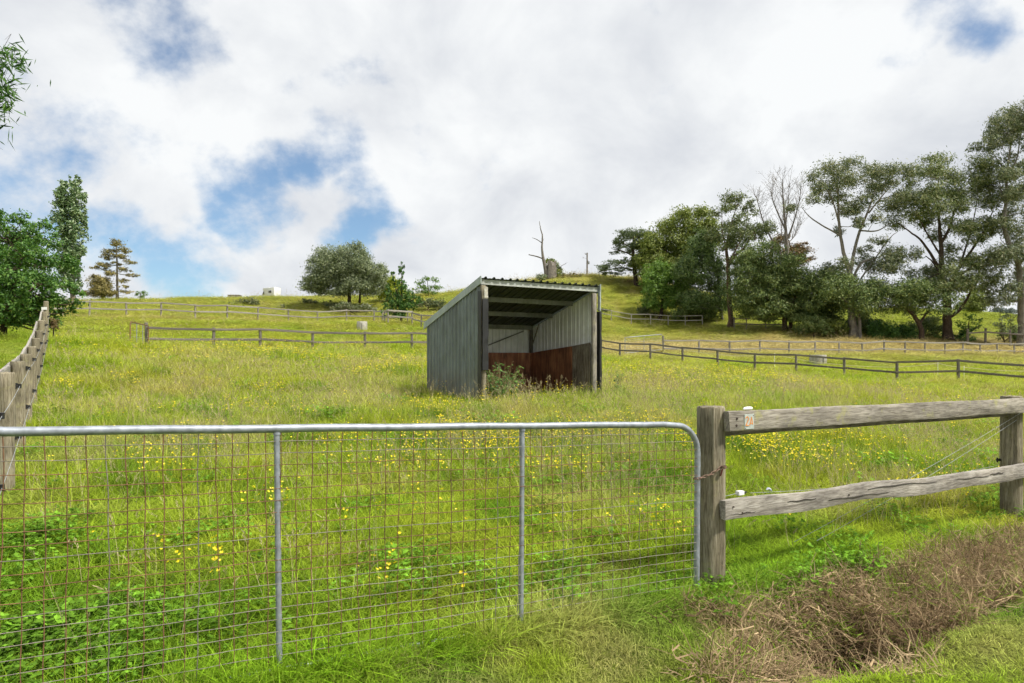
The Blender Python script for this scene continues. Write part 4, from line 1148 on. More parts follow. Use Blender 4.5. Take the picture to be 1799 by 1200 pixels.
build_tree('sapling', 'pale green sapling just showing on the crest beside the thin pine', 'sapling', (985, 975), 88, [[(985, 975, 3), (985, 940, 2)]], [(970, 945, 22, 16), (1000, 940, 24, 18), (985, 960, 36, 14)], LM_FRESH, M_BARK, L=.2, Wd=.09, lai=1.6, seed=15, zoom=ZL)
# --- round olive-grey tree
ol = [(900, 260, 86, 48), (1000, 250, 58, 38), (780, 290, 66, 48), (720, 320, 38, 36), (1040, 320, 58, 58), (860, 350, 108, 68), (970, 380, 108, 68), (760, 400, 78, 58), (700, 450, 66, 46), (660, 490, 46, 32), (720, 510, 66, 32), (820, 470, 98, 58), (900, 520, 78, 34), (1020, 460, 88, 66), (1060, 400, 58, 48),
      (1150, 370, 42, 38), (1160, 420, 34, 38), (1080, 510, 78, 40), (1140, 455, 38, 38)]
build_tree('olive_grey_tree', 'broad round olive-grey tree on two dark trunks below the crest', 'tree', (935, 606), 79, [[(935, 606, 15), (935, 540, 12), (925, 450, 9), (900, 350, 5)], [(1008, 610, 9), (1006, 540, 7), (1020, 430, 4)], [(930, 500, 8), (830, 430, 5), (740, 420, 3)], [(930, 500, 8), (1000, 400, 5), (1060, 380, 3)]],
           ol, LM_OLIVE, M_BARK, L=.26, Wd=.085, lai=2.3, layers=(-1, 0, 1), deep=1.9, seed=16, zoom=ZC, up=.5, droop=.3)
build_tree('yellow_bush', 'bright yellow-green bushy tree between the olive-grey tree and the enclosed young tree', 'tree', (1200, 585), 84, [[(1200, 585, 6), (1200, 500, 4)]], [(1200, 470, 46, 36), (1242, 462, 54, 34), (1160, 512, 46, 36), (1230, 520, 66, 46), (1150, 545, 40, 28), (1290, 520, 50, 40), (1330, 540, 40, 30)], LM_YELLOW, M_BARK, L=.24, Wd=.12, lai=2.4, layers=(-.5, .5), deep=1.0, seed=17, zoom=ZC)
yt = [(1305, 345, 9, 32), (1302, 395, 14, 34), (1295, 430, 20, 40), (1300, 490, 32, 46), (1243, 410, 7, 22), (1248, 455, 10, 26), (1215, 500, 14, 40), (1212, 565, 24, 50), (1262, 560, 34, 56), (1330, 560, 40, 56), (1402, 585, 32, 24), (1428, 575, 16, 12), (1232, 625, 42, 48), (1335, 615, 54, 50), (1290, 650, 62, 44), (1222, 668, 40, 26), (1372, 640, 36, 30), (1190, 640, 16, 36), (1385, 560, 10, 22), (1310, 690, 60, 18)]
build_tree('young_tree', 'dark green spiky young tree inside the square rail enclosure', 'tree', (1300, 742), 60.6, [[(1300, 742, 9), (1300, 600, 6), (1302, 450, 3.5), (1305, 320, 1.2)], [(1300, 660, 4), (1240, 580, 2.5), (1213, 470, 1)], [(1300, 650, 4), (1360, 600, 2.5), (1420, 570, 1)], [(1300, 600, 4), (1260, 500, 2), (1243, 395, .8)]],
           yt, LM_DEEP, M_BARK, L=.20, Wd=.10, lai=1.5, layers=(-.7, .6), deep=.7, seed=18, zoom=ZC, up=.1, flat=1.5, sprig=14, spread=.16)
build_tree('sapling', 'airy light green sapling tree on the crest beside the shelter roof', 'sapling', (1490, 560), 90, [[(1490, 560, 4), (1488, 520, 3), (1482, 440, 1.2)], [(1488, 530, 2.5), (1540, 470, 1)], [(1488, 530, 2.5), (1420, 480, 1)]], [(1480, 440, 34, 14), (1430, 470, 42, 14), (1530, 450, 34, 14), (1460, 500, 54, 18), (1545, 500, 50, 14), (1430, 530, 36, 11), (1500, 535, 62, 12), (1390, 512, 18, 10)], LM_FRESH, M_BARK, L=.2, Wd=.1, lai=1.4, layers=(-.4, .4), deep=.8, seed=19, zoom=ZC, sprig=10)
# --- clump beyond the straw-coloured strip
build_tree('cedar_tree', 'flat-layered dark cedar at the outer end of the tree clump on the knoll', 'tree', (345, 772), 90, [[(345, 772, 16), (335, 680, 13), (325, 600, 10), (330, 480, 4)], [(330, 690, 6), (250, 670, 4), (150, 690, 2)], [(328, 600, 6), (260, 570, 3), (200, 560, 2)], [(328, 560, 6), (270, 520, 3), (220, 500, 2)]],
           [(320, 462, 110, 22), (380, 470, 60, 24), (230, 512, 56, 18), (232, 562, 56, 15), (195, 650, 84, 16), (150, 690, 54, 17), (320, 560, 60, 26), (250, 480, 40, 16), (280, 625, 50, 14), (360, 520, 60, 30), (250, 690, 60, 14), (350, 640, 60, 26), (400, 600, 50, 50)], LM_CEDAR, M_BARK, L=.24, Wd=.09, lai=2.7, layers=(-1, .9), deep=1.6, seed=21, zoom=ZR, up=.9, flat=.4, spread=.26)
build_tree('broad_tree', 'tall wide olive-green tree behind the fresh green one in the clump', 'tree', (600, 900), 88, [[(600, 900, 24), (600, 720, 18), (610, 560, 12), (640, 400, 5)], [(605, 650, 12), (500, 540, 7), (430, 500, 3)], [(605, 600, 12), (700, 480, 7), (760, 380, 3)]],
           [(620, 338, 66, 30), (745, 340, 66, 36), (540, 420, 76, 46), (680, 420, 88, 48), (785, 420, 58, 50), (440, 520, 78, 56), (560, 540, 88, 66), (690, 540, 80, 76), (345, 640, 54, 34), (460, 620, 70, 56), (570, 650, 80, 60), (820, 500, 50, 60), (400, 580, 50, 40), (420, 700, 60, 50), (650, 660, 70, 60)], LM_BROAD, M_BARK, L=.30, Wd=.14, lai=2.2, layers=(-1, 0, 1), deep=2.0, seed=22, zoom=ZR, up=.6)
build_tree('round_tree', 'fresh bright green round tree low at the edge of the clump', 'tree', (490, 975), 78, [[(490, 975, 12), (505, 920, 10), (510, 820, 7), (500, 720, 3)]],
           [(500, 672, 72, 40), (430, 740, 58, 48), (560, 735, 78, 56), (450, 820, 58, 56), (560, 830, 78, 66), (640, 760, 58, 56), (425, 880, 42, 40), (545, 895, 62, 30), (480, 760, 60, 60), (470, 890, 50, 36)], LM_FRESH, M_BARK, L=.24, Wd=.13, lai=1.5, layers=(-1, 0, 1), deep=1.4, seed=23, zoom=ZR, up=.4, spread=.22, sprig=18, shell=.3)
build_tree('pointed_tree', 'dark green tree with several pointed tops in the middle of the clump', 'tree', (878, 1030), 76, [[(878, 1030, 9), (868, 900, 8), (852, 740, 6), (800, 540, 3)], [(862, 860, 6), (760, 700, 4), (740, 500, 2)]],
           [(742, 470, 40, 52), (712, 545, 60, 56), (800, 545, 50, 70), (822, 505, 24, 44), (690, 640, 64, 58), (785, 650, 78, 78), (856, 690, 48, 70), (720, 740, 90, 66), (705, 850, 84, 58), (765, 880, 84, 48), (825, 800, 60, 66), (640, 880, 60, 50), (690, 925, 70, 30), (800, 930, 60, 30), (880, 800, 50, 60), (880, 900, 56, 46), (620, 700, 60, 60)], leaf_mat('mid_green_feathery_leaves', [(.045, .080, .026), (.085, .138, .042), (.14, .20, .065), (.19, .245, .09)], .25), M_BARK_GREY, L=.28, Wd=.09, lai=1.5, layers=(-1, 0, 1), deep=1.6, seed=24, zoom=ZR, droop=.6, spread=.22, sprig=18, shell=.3)
build_tree('gum_tree', 'brown-trunked gum forking high, third crown from the knoll end of the clump', 'tree', (925, 1036), 72, [[(932, 1036, 19), (925, 930, 15), (918, 760, 13), (913, 650, 12), (905, 540, 8), (930, 420, 4), (970, 280, 2)], [(915, 660, 10), (965, 590, 9), (1010, 550, 7), (1060, 470, 5), (1100, 420, 2)], [(914, 640, 8), (950, 590, 6), (1030, 440, 3), (1050, 330, 1.5)], [(908, 560, 5), (880, 450, 3), (880, 330, 1.5)]],
           [(980, 255, 76, 36), (880, 322, 46, 30), (1042, 285, 44, 26), (940, 400, 66, 44), (1052, 340, 32, 26), (880, 470, 58, 52), (990, 440, 48, 44), (1000, 510, 64, 34), (1100, 420, 56, 38), (1135, 450, 46, 44), (900, 540, 48, 36), (930, 250, 30, 26), (950, 480, 50, 40)], leaf_mat('gum_leaves_olive', [(.055, .080, .028), (.105, .142, .048), (.17, .205, .085), (.25, .26, .13)], .22), timber('red_brown_bark', [(.3, (.06, .035, .024)), (.5, (.125, .078, .056)), (.7, (.20, .14, .11))], 'Z'), L=.28, Wd=.09, lai=2.2, layers=(-.9, .7), deep=1.7, seed=25, zoom=ZR, droop=.4, group='gum trees')
wt_c = [(1100, 560, 80, 48), (1045, 640, 70, 58), (1150, 640, 90, 68), (1060, 750, 80, 60), (1180, 740, 100, 78), (1280, 660, 80, 56), (1330, 740, 100, 68), (1250, 830, 110, 68), (1400, 820, 100, 78), (1130, 860, 80, 60), (1380, 900, 90, 58), (1200, 940, 110, 46), (1330, 970, 80, 38), (1060, 850, 50, 50), (990, 700, 56, 60), (970, 800, 60, 60), (1010, 900, 60, 50), (1000, 610, 46, 40), (1080, 940, 70, 40)]
build_tree('wattle_tree', 'low wide very dark wattle on twin trunks in the deepest part of the clump', 'tree', (1265, 1066), 69, [[(1265, 1066, 14), (1262, 940, 12), (1240, 800, 8), (1180, 640, 4)], [(1300, 1055, 12), (1300, 950, 10), (1340, 800, 6), (1400, 760, 3)], [(1262, 930, 7), (1150, 780, 5), (1080, 640, 3)]], wt_c, LM_WATTLE, M_BARK, L=.26, Wd=.09, lai=2.1, layers=(-1, 0, 1), deep=1.8, seed=26, zoom=ZR, up=.6, flat=.5)
build_tree('wattle_tree', 'dark shrubby wattle filling the gap between the clump and the twin-stemmed gum', 'tree', (1500, 1085), 70, [[(1500, 1085, 10), (1500, 960, 8), (1510, 820, 4)]], [(1480, 760, 78, 56), (1500, 860, 88, 78), (1455, 960, 96, 56), (1560, 780, 58, 70), (1570, 900, 58, 78), (1540, 690, 50, 30), (1600, 850, 60, 60), (1520, 1000, 60, 40), (1620, 760, 50, 50)], LM_WATTLE, M_BARK, L=.26, Wd=.09, lai=2.1, layers=(-1, 0, 1), deep=1.5, seed=27, zoom=ZR, up=.6)
build_tree('cypress_tree', 'rusty brown-tipped cypress peeping out behind the bare tree', 'tree', (1330, 800), 86, [[(1330, 800, 10), (1320, 640, 7), (1290, 500, 3)]], [(1230, 490, 46, 24), (1330, 540, 60, 22), (1290, 570, 60, 40), (1350, 590, 62, 26), (1390, 575, 30, 9), (1392, 625, 36, 14), (1300, 640, 70, 40), (1380, 532, 20, 7), (1210, 540, 40, 40)], LM_RUSTY, M_BARK, L=.28, Wd=.08, lai=2.6, layers=(-.8, .8), deep=1.4, seed=28, zoom=ZR, up=.5, flat=.5)
# bare tree: limbs and fine twigs
def bare_tree():
    rng = np.random.default_rng(4); Y = 79; m = Y / F
    T = lambda x, y, dy=0.0: np.array(W(ZR[0] + x / ZR[2], ZR[1] + y / ZR[2], Y)) + np.array([0, dy, 0])
    X0 = T(1285, 1000); g = hz(X0[0], Y); root_p = np.array([X0[0], Y, g])
    root = thing('bare_tree', 'leafless grey tree with a fan of fine twigs above the dark wattle', 'tree', tuple(root_p))
    paths = []; twigs = []
    def limb(pts, r0, r1):
        P = np.array([[*p, r0 + (r1 - r0) * i / (len(pts) - 1)] for i, p in enumerate(pts)]); P = smooth_path(P, 5); paths.append((P[:, :3] - root_p, P[:, 3])); return P
    trunk = limb([np.array([X0[0], Y, g - .2]), T(1283, 640), T(1276, 520), T(1272, 440), T(1262, 330), T(1255, 230), T(1250, 130)], .30, .03)
    L2 = [limb([T(1283, 660), T(1200, 500, .5), T(1150, 380, .8), T(1125, 280, 1), T(1110, 215, 1.2)], .13, .02), limb([T(1280, 500), T(1310, 400, -.4), T(1335, 280, -.8), T(1350, 160, -1)], .12, .015), limb([T(1276, 450), T(1230, 320, .5), T(1205, 220, .9), T(1215, 130, 1)], .10, .015),
          limb([T(1282, 520), T(1340, 470, .6), T(1390, 380, 1.0)], .06, .012), limb([T(1270, 400), T(1290, 300, .2), T(1300, 170, .4)], .09, .015), limb([T(1283, 560), T(1230, 470, -.8), T(1230, 390, -1.2)], .06, .012)]
    for P in [trunk[12:]] + L2:
        n = len(P)
        for i in range(n // 3, n):
            for _ in range(3):
                p = P[i, :3]; d = np.array([rng.normal() * .55, rng.normal() * .5, rng.uniform(.6, 1.3)]); d /= np.linalg.norm(d); ln = rng.uniform(.9, 2.3)
                q = p + d * ln * .5 + rng.normal(size=3) * .06; e = p + d * ln + np.array([0, 0, .25]) + rng.normal(size=3) * .1
                twigs.append((np.array([p, q, e]) - root_p, np.array([.022, .015, .007])))
                for _ in range(3):
                    t = rng.uniform(.4, 1.0); s = p + (e - p) * t; d2 = d + rng.normal(size=3) * .45; d2 /= np.linalg.norm(d2); twigs.append((np.array([s, s + d2 * rng.uniform(.3, .7)]) - root_p, np.array([.011, .005])))
    V, Fq = tubes_np(paths, 6); link('trunk', np_mesh('trunk', V, Fq, [M_BARK_GREY]), root)
    V, Fq = tubes_np(twigs, 3); link('twigs', np_mesh('twigs', V, Fq, [M_BARK_GREY]), root)
bare_tree()
# gums along the long grey fence
g1 = [(260, 345, 62, 28), (185, 385, 54, 34), (230, 440, 74, 36), (142, 452, 32, 28), (330, 400, 56, 34), (440, 365, 74, 36), (510, 400, 38, 40), (420, 440, 56, 34), (475, 512, 66, 34), (345, 520, 50, 34), (272, 545, 44, 34), (220, 500, 46, 26), (352, 600, 36, 26), (432, 760, 64, 40), (485, 800, 72, 42), (402, 700, 46, 24), (552, 760, 36, 36), (240, 790, 32, 36), (75, 520, 42, 24), (290, 620, 26, 28)]
build_tree('gum_tree', 'tall open-crowned gum forking low, with a long bare side branch towards the bare tree', 'tree', (315, 1134), 66, [[(316, 1134, 18), (305, 1000, 16), (292, 830, 11), (266, 740, 8), (246, 610, 6), (240, 480, 4), (235, 400, 2)], [(294, 840, 9), (318, 730, 7), (345, 640, 6), (385, 550, 4.5), (430, 420, 2)], [(246, 660, 4), (150, 602, 3), (110, 570, 2.2), (80, 530, 1)], [(345, 640, 4), (420, 640, 3), (480, 605, 1.6)], [(300, 880, 6), (345, 790, 5), (400, 770, 3), (480, 740, 1.4)], [(250, 620, 4), (200, 480, 2.5), (150, 440, 1)], [(380, 560, 4), (440, 480, 2.5), (500, 410, 1)], [(345, 860, 4), (480, 680, 2), (530, 640, 1)]],
           g1, LM_GUM2, M_BARK_PALE, L=.28, Wd=.075, lai=2.35, layers=(-.8, .7), deep=1.9, seed=31, zoom=ZE, droop=.5, wind=(.8, 0, 0), sprig=20, spread=.29, group='gum trees')
build_tree('wattle_tree', 'dark spreading shrub tree round the foot of the open-crowned gum', 'tree', (340, 1134), 65.4, [[(340, 1134, 9), (338, 1050, 7), (320, 960, 4)]], [(330, 900, 86, 46), (250, 900, 76, 56), (372, 980, 78, 50), (310, 965, 60, 50), (400, 920, 60, 44), (200, 860, 56, 50)], LM_WATTLE, M_BARK_GREY, L=.24, Wd=.09, lai=2.0, layers=(-.8, .8), deep=1.6, seed=32, zoom=ZE)
build_tree('leaning_tree', 'small tree with a leaning trunk between the two big gums', 'tree', (626, 1142), 65, [[(627, 1142, 12), (618, 1085, 11), (590, 1030, 9), (540, 985, 6), (480, 940, 3)], [(612, 1075, 6), (650, 1030, 5), (690, 1000, 2.5)], [(560, 1000, 4), (580, 940, 2.5), (620, 900, 1.5)]],
           [(480, 900, 74, 44), (560, 915, 84, 46), (625, 945, 76, 46), (520, 980, 56, 34), (590, 1000, 70, 34), (685, 960, 56, 46), (455, 960, 56, 36), (650, 880, 50, 40), (430, 900, 50, 40)], LM_WATTLE, M_BARK, L=.26, Wd=.09, lai=2.0, layers=(-.8, .8), deep=1.6, seed=33, zoom=ZE)
g2 = [(660, 342, 74, 28), (760, 358, 86, 34), (850, 382, 56, 36), (608, 402, 46, 36), (622, 470, 54, 42), (700, 440, 66, 44), (800, 440, 66, 42), (572, 505, 54, 42), (560, 570, 54, 42), (640, 560, 64, 42), (720, 540, 46, 42), (862, 505, 56, 42), (925, 420, 56, 42), (952, 470, 46, 36), (832, 600, 62, 34), (902, 600, 56, 34), (762, 650, 52, 34), (802, 705, 54, 34), (700, 800, 46, 44), (722, 880, 74, 50), (652, 830, 36, 36), (862, 872, 52, 42), (822, 890, 56, 42), (682, 920, 56, 42), (942, 640, 46, 34), (690, 620, 40, 30), (760, 800, 50, 40), (880, 760, 50, 30)]
build_tree('gum_tree', 'widest gum with a thick brown trunk and many spreading limbs behind the grey fence', 'tree', (745, 1146), 66, [[(746, 1146, 22), (742, 1040, 19), (738, 940, 17), (718, 830, 12), (710, 690, 9), (702, 560, 5), (700, 400, 2)], [(740, 930, 12), (785, 830, 9), (850, 745, 6), (920, 640, 4), (970, 540, 2)], [(720, 835, 8), (640, 695, 5), (585, 640, 3.5), (540, 600, 2)], [(712, 700, 7), (760, 610, 5), (800, 450, 2)], [(744, 1040, 8), (790, 1000, 7), (820, 930, 4), (830, 880, 2)], [(742, 1030, 6), (700, 1010, 4), (650, 960, 2)], [(750, 900, 7), (830, 820, 5), (930, 760, 3), (1010, 690, 1.6)], [(735, 900, 6), (680, 800, 4), (630, 760, 2)], [(790, 840, 5), (870, 810, 3), (960, 800, 1.5)], [(715, 760, 5), (650, 640, 3), (600, 520, 1.5)], [(800, 800, 5), (850, 640, 3), (880, 500, 1.5)]],
           g2, LM_GUM, M_BARK, L=.28, Wd=.075, lai=2.35, layers=(-.9, .8), deep=2.3, seed=34, zoom=ZE, droop=.5, wind=(.9, 0, 0), sprig=20, spread=.29, group='gum trees')
g3 = [(1062, 78, 46, 34), (1002, 130, 46, 44), (962, 182, 44, 34), (1050, 190, 56, 46), (912, 230, 36, 26), (992, 242, 46, 34), (1062, 280, 36, 34), (1082, 130, 40, 46), (1000, 422, 56, 34), (962, 402, 50, 34), (992, 482, 46, 34), (1072, 462, 40, 46), (1072, 572, 38, 54), (982, 622, 36, 34), (1042, 742, 56, 44), (962, 762, 64, 42), (932, 802, 54, 34), (982, 902, 44, 44), (972, 968, 38, 36), (1062, 902, 36, 36), (1140, 150, 60, 60), (1150, 450, 60, 60), (1150, 650, 60, 70), (1120, 330, 40, 40), (1150, 820, 50, 60)]
build_tree('gum_tree', 'tallest pale-barked gum cut by the photo edge', 'tree', (1084, 1172), 63.5, [[(1086, 1172, 19), (1082, 1050, 17), (1078, 900, 14), (1066, 790, 12), (1022, 690, 10), (1002, 620, 9), (1010, 500, 7), (1016, 370, 5), (1040, 200, 3), (1060, 90, 1.5)], [(1016, 375, 4), (975, 330, 3), (940, 288, 1.5)], [(1016, 372, 4), (1060, 310, 3), (1080, 150, 1.5)], [(1076, 960, 6), (1040, 960, 4), (990, 900, 2)], [(1070, 800, 6), (1140, 660, 4), (1150, 460, 2)], [(1040, 720, 5), (980, 740, 3), (930, 790, 1.5)], [(1008, 520, 4), (980, 460, 2.4), (960, 410, 1.2)]],
           g3, LM_GUM2, M_BARK_PALE, L=.28, Wd=.075, lai=2.35, layers=(-.8, .7), deep=1.8, seed=35, zoom=ZE, droop=.7, wind=(.8, 0, 0), sprig=20, spread=.29, group='gum trees')
build_tree('round_bush', 'round mid-green bush high on the bright hillside seen under the widest gum', 'bush', (860, 1020), 93, [[(860, 1020, 8), (860, 960, 5)]], [(860, 940, 46, 40), (880, 970, 42, 36), (835, 980, 36, 30), (885, 910, 30, 26), (850, 990, 46, 24)], LM_BROAD, M_BARK, L=.3, Wd=.13, lai=2.6, layers=(-.8, .8), deep=1.2, seed=36, zoom=ZE)
build_tree('sapling', 'wispy dark sapling between the widest gum and the edge gum', 'sapling', (838, 1150), 64.5, [[(838, 1150, 4), (838, 1100, 3), (842, 1040, 1.2)], [(838, 1110, 2.5), (880, 1080, 1)], [(838, 1110, 2.5), (800, 1070, 1)]], [(800, 1065, 20, 14), (840, 1035, 24, 14), (880, 1075, 22, 14), (850, 1085, 30, 16), (830, 1110, 26, 14), (890, 1050, 16, 10), (820, 1090, 20, 12), (840, 1135, 36, 14)], LM_DEEP, M_BARK, L=.22, Wd=.10, lai=1.5, seed=37, zoom=ZE, sprig=10)
def bush(label, px, py, Y, clumps, lm, name='bush', L=.22, Wd=.09, lai=2.4, deep=.8, seed=1, group=None, stem=1.5):
    return build_tree(name, label, 'bush', (px, py), Y, [[(px, py, stem), (px, py - 4, stem * .6)]], clumps, lm, M_BARK, L=L, Wd=Wd, lai=lai, layers=(-.6, .6), deep=deep, seed=seed, parts=('stem', 'foliage'), group=group)
bush('dark low bush under the dark wattle trunks', 1430, 586, 66, [(1420, 574, 14, 12), (1436, 570, 14, 13), (1448, 578, 12, 9)], LM_WATTLE, seed=41)
bush('open light bush between the dark wattle and the open-crowned gum', 1465, 590, 66.5, [(1456, 572, 11, 9), (1470, 568, 12, 9), (1476, 580, 10, 8), (1460, 584, 12, 6)], LM_BROAD, seed=42, lai=1.3)
bush('leafy bush just beyond the open-crowned gum trunk', 1545, 596, 66, [(1535, 578, 14, 12), (1552, 574, 14, 14), (1560, 586, 16, 10), (1540, 590, 18, 8)], LM_DEEP, seed=43)
bush('leafy bush against the leaning trunk', 1588, 598, 66.5, [(1580, 578, 14, 12), (1594, 584, 14, 12), (1585, 594, 16, 7)], LM_DEEP, seed=44)
bush('small light bush beside the thick brown gum trunk, on the clump side', 1644, 598, 67.5, [(1640, 592, 8, 6), (1650, 586, 7, 6)], LM_FRESH, seed=45, L=.18)
bush('small dark bush beside the thick brown gum trunk, on the edge side', 1683, 598, 66, [(1680, 592, 7, 6), (1686, 588, 7, 7)], LM_DEEP, seed=46, L=.18)
bush('thin straggly bush leaning out from the edge gum', 1765, 604, 64.2, [(1755, 575, 9, 8), (1770, 565, 10, 9), (1776, 580, 8, 8), (1766, 550, 8, 8)], LM_OLIVE, seed=47, lai=.8, L=.18)
bush('low dark bush at the foot of the fresh green round tree', 1132, 556, 79, [(1126, 548, 8, 7), (1136, 545, 9, 8), (1144, 550, 8, 5)], LM_BUSH, seed=48)
bush('dark rounded bush against the shelter corner post', 1064, 556, 80, [(1058, 549, 9, 7), (1068, 550, 10, 6), (1076, 553, 7, 4)], LM_BUSH, seed=49, lai=3.2)
bush('dark leafy shrubs under the middle of the clump', 1210, 560, 76, [(1190, 550, 14, 9), (1210, 546, 16, 10), (1230, 550, 16, 9), (1250, 556, 14, 8)], LM_WATTLE, seed=50, deep=1.2)
bush('dark bramble mound on the slope below the white van', 437, 540, 80, [(430, 533, 10, 6), (442, 532, 12, 7), (452, 535, 8, 6), (414, 536, 14, 4), (400, 538, 12, 3)], LM_BUSH, seed=51, lai=2.8)
bush('small pale flowering bush above the hillside fence', 497, 544, 78, [(494, 538, 6, 4), (502, 540, 5, 4)], LM_PALE, seed=52, L=.18)
bush('low dark bramble mound beside the olive-grey tree, on the van side', 545, 534, 82, [(540, 530, 9, 4), (550, 531, 10, 4)], LM_BUSH, seed=53)
bush('dark bramble mound in the shade of the olive-grey tree', 588, 538, 78.5, [(580, 534, 12, 4), (596, 535, 12, 4)], LM_BUSH, seed=54)
bush('long pale flowering bramble bank in front of the olive-grey tree', 615, 545, 75, [(590, 541, 12, 4), (606, 538, 14, 5), (624, 539, 14, 5), (642, 541, 14, 4), (655, 543, 10, 3)], LM_PALE, seed=55, L=.18, lai=2.2)
bush('bramble bank behind the enclosed young tree, below the airy sapling', 752, 540, 78, [(740, 534, 12, 6), (755, 531, 14, 7), (770, 535, 12, 7), (782, 540, 8, 7)], LM_BUSH, seed=56)
bush('grey-green bush beside the dead tree stump', 952, 495, 94.5, [(948, 488, 9, 5), (957, 487, 7, 5)], LM_OLIVE, seed=57)
bush('upright green shrub growing behind the broken stump', 971, 492, 96, [(969, 461, 6, 8), (973, 470, 6, 8), (976, 482, 9, 8), (964, 458, 4, 5)], LM_BROAD, seed=58, lai=2.8)
bush('dark shrub leaning off the broken stump towards the power pole', 985, 492, 96, [(984, 475, 4, 7), (986, 484, 5, 7), (981, 488, 7, 6)], LM_BUSH, seed=59, lai=2.2)
bush('tawny bramble along the knoll top beside the power pole', 1010, 494, 95, [(996, 488, 10, 5), (1012, 485, 14, 5), (1028, 487, 14, 5), (1044, 489, 14, 4), (1060, 490, 14, 5), (1078, 491, 16, 5)], leaf_mat('tawny_bramble_leaves', [(.07, .07, .022), (.14, .125, .045), (.20, .165, .07), (.23, .17, .09)], .25), seed=60, deep=1.2)
bush('brown dead bramble patch under the cedar', 1100, 505, 92, [(1085, 501, 16, 5), (1102, 498, 14, 6), (1112, 505, 12, 5)], LM_RUSTY, seed=61, lai=1.5)
bush('dry reddish weed against the end of the boundary fence', 94, 578, 25.5, [(93, 566, 5, 8), (95, 574, 5, 6)], LM_RUSTY, seed=62, L=.08, Wd=.02, lai=1.6, deep=.15)
# overhanging willowy tree outside the photo edge, its leaf tips reach into view
wl_y = 4.3
build_tree('willow_tree', 'narrow-leaved twigs of an overhanging tree at the top corner of the photo', 'tree', (-420, 1010), wl_y, [[(-420, 1010, 28), (-400, 700, 22), (-360, 420, 16), (-300, 150, 9), (-230, -60, 4)], [(-380, 520, 12), (-230, 280, 7), (-90, 150, 4), (-18, 130, 2), (2, 140, 1)], [(-360, 420, 10), (-480, 150, 6), (-560, -20, 3)]],
           [(-10, 120, 7, 30), (-6, 165, 11, 20), (-12, 90, 7, 14), (-60, 150, 60, 70), (-130, 130, 80, 90), (-220, 60, 110, 110), (-330, 20, 120, 130), (-460, 60, 130, 130), (-300, -120, 140, 120), (-430, -130, 130, 120), (-540, -30, 110, 120)], LM_DEEP, M_BARK, L=.085, Wd=.012, lai=.9, seed=63, droop=.6, wind=(.7, 0, 0), sprig=10, deep=.25, depth_k=.9, out_w=.3, twig_r=.012, spread=.30)

# dead broken tree on the knoll
def dead_tree():
    Y = 95; m = Y / F; Z8 = (900, 380, 10.0)
    T = lambda x, y, dy=0: np.array(W(Z8[0] + x / Z8[2], Z8[1] + y / Z8[2], Y)) + np.array([0, dy, 0])
    b0 = T(660, 1110); g = hz(b0[0], Y); rp = np.array([b0[0], Y, g]); k = m / 10
    root = thing('dead_tree', 'broken grey dead tree with two bare side branches on the knoll', 'dead tree', tuple(rp))
    def limb(nm, q, n=8):
        P = np.array([[*T(x, y, dy), r * k] for x, y, r, dy in q]); P = smooth_path(P, 5); V, Fq = tubes_np([(P[:, :3] - rp, P[:, 3])], n); link(nm, np_mesh(nm, V, Fq, [M_BARK_GREY]), root)
    P0 = [(622, 1230, 50, 0), (600, 1000, 42, 0), (568, 850, 30, 0), (540, 720, 24, 0), (522, 560, 17, 0), (526, 450, 14, 0), (527, 330, 11, 0), (505, 250, 9, 0), (490, 180, 7, 0), (474, 85, 3, 0)]
    limb('trunk', P0); limb('branch', [(535, 745, 12, 0), (430, 712, 11, -.3), (285, 690, 8, -.8)], 6); limb('branch', [(528, 475, 9, 0), (440, 405, 7, .3), (350, 362, 4, .6)], 6)
    limb('branch', [(870, 1030, 6, .3), (830, 960, 5, .3), (800, 915, 3, .3)], 5); limb('branch', [(840, 960, 5, .5), (860, 870, 5, .6), (920, 835, 4, .6), (975, 800, 2, .6)], 5)
    limb('branch', [(526, 440, 5, 0), (545, 420, 4, .1), (560, 385, 2, .2)], 5)
    rng = random.Random(3); n = 14; v = []; f = []
    for i, t in enumerate((0, .3, .6, .85, 1)):
        for j in range(n):
            a = 2 * math.pi * j / n; topz = .55 + .45 * abs(math.sin(j * 2.3)) ; r = (95 - 18 * t) * k * (1 + .15 * math.sin(j * 3.1))
            c = T(690, 1200) - rp; v.append((c[0] + r * math.cos(a), r * math.sin(a) * .8, -.3 + (c[2] * 0 + 330 * k * topz) * t + .2))
    for i in range(4):
        for j in range(n): f.append((i * n + j, i * n + (j + 1) % n, (i + 1) * n + (j + 1) % n, (i + 1) * n + j))
    f.append(tuple(range(4 * n, 5 * n)))
    link('stump', MB().add(v, f).mesh('stump', M_BARK_GREY, smooth=True), root)
dead_tree()
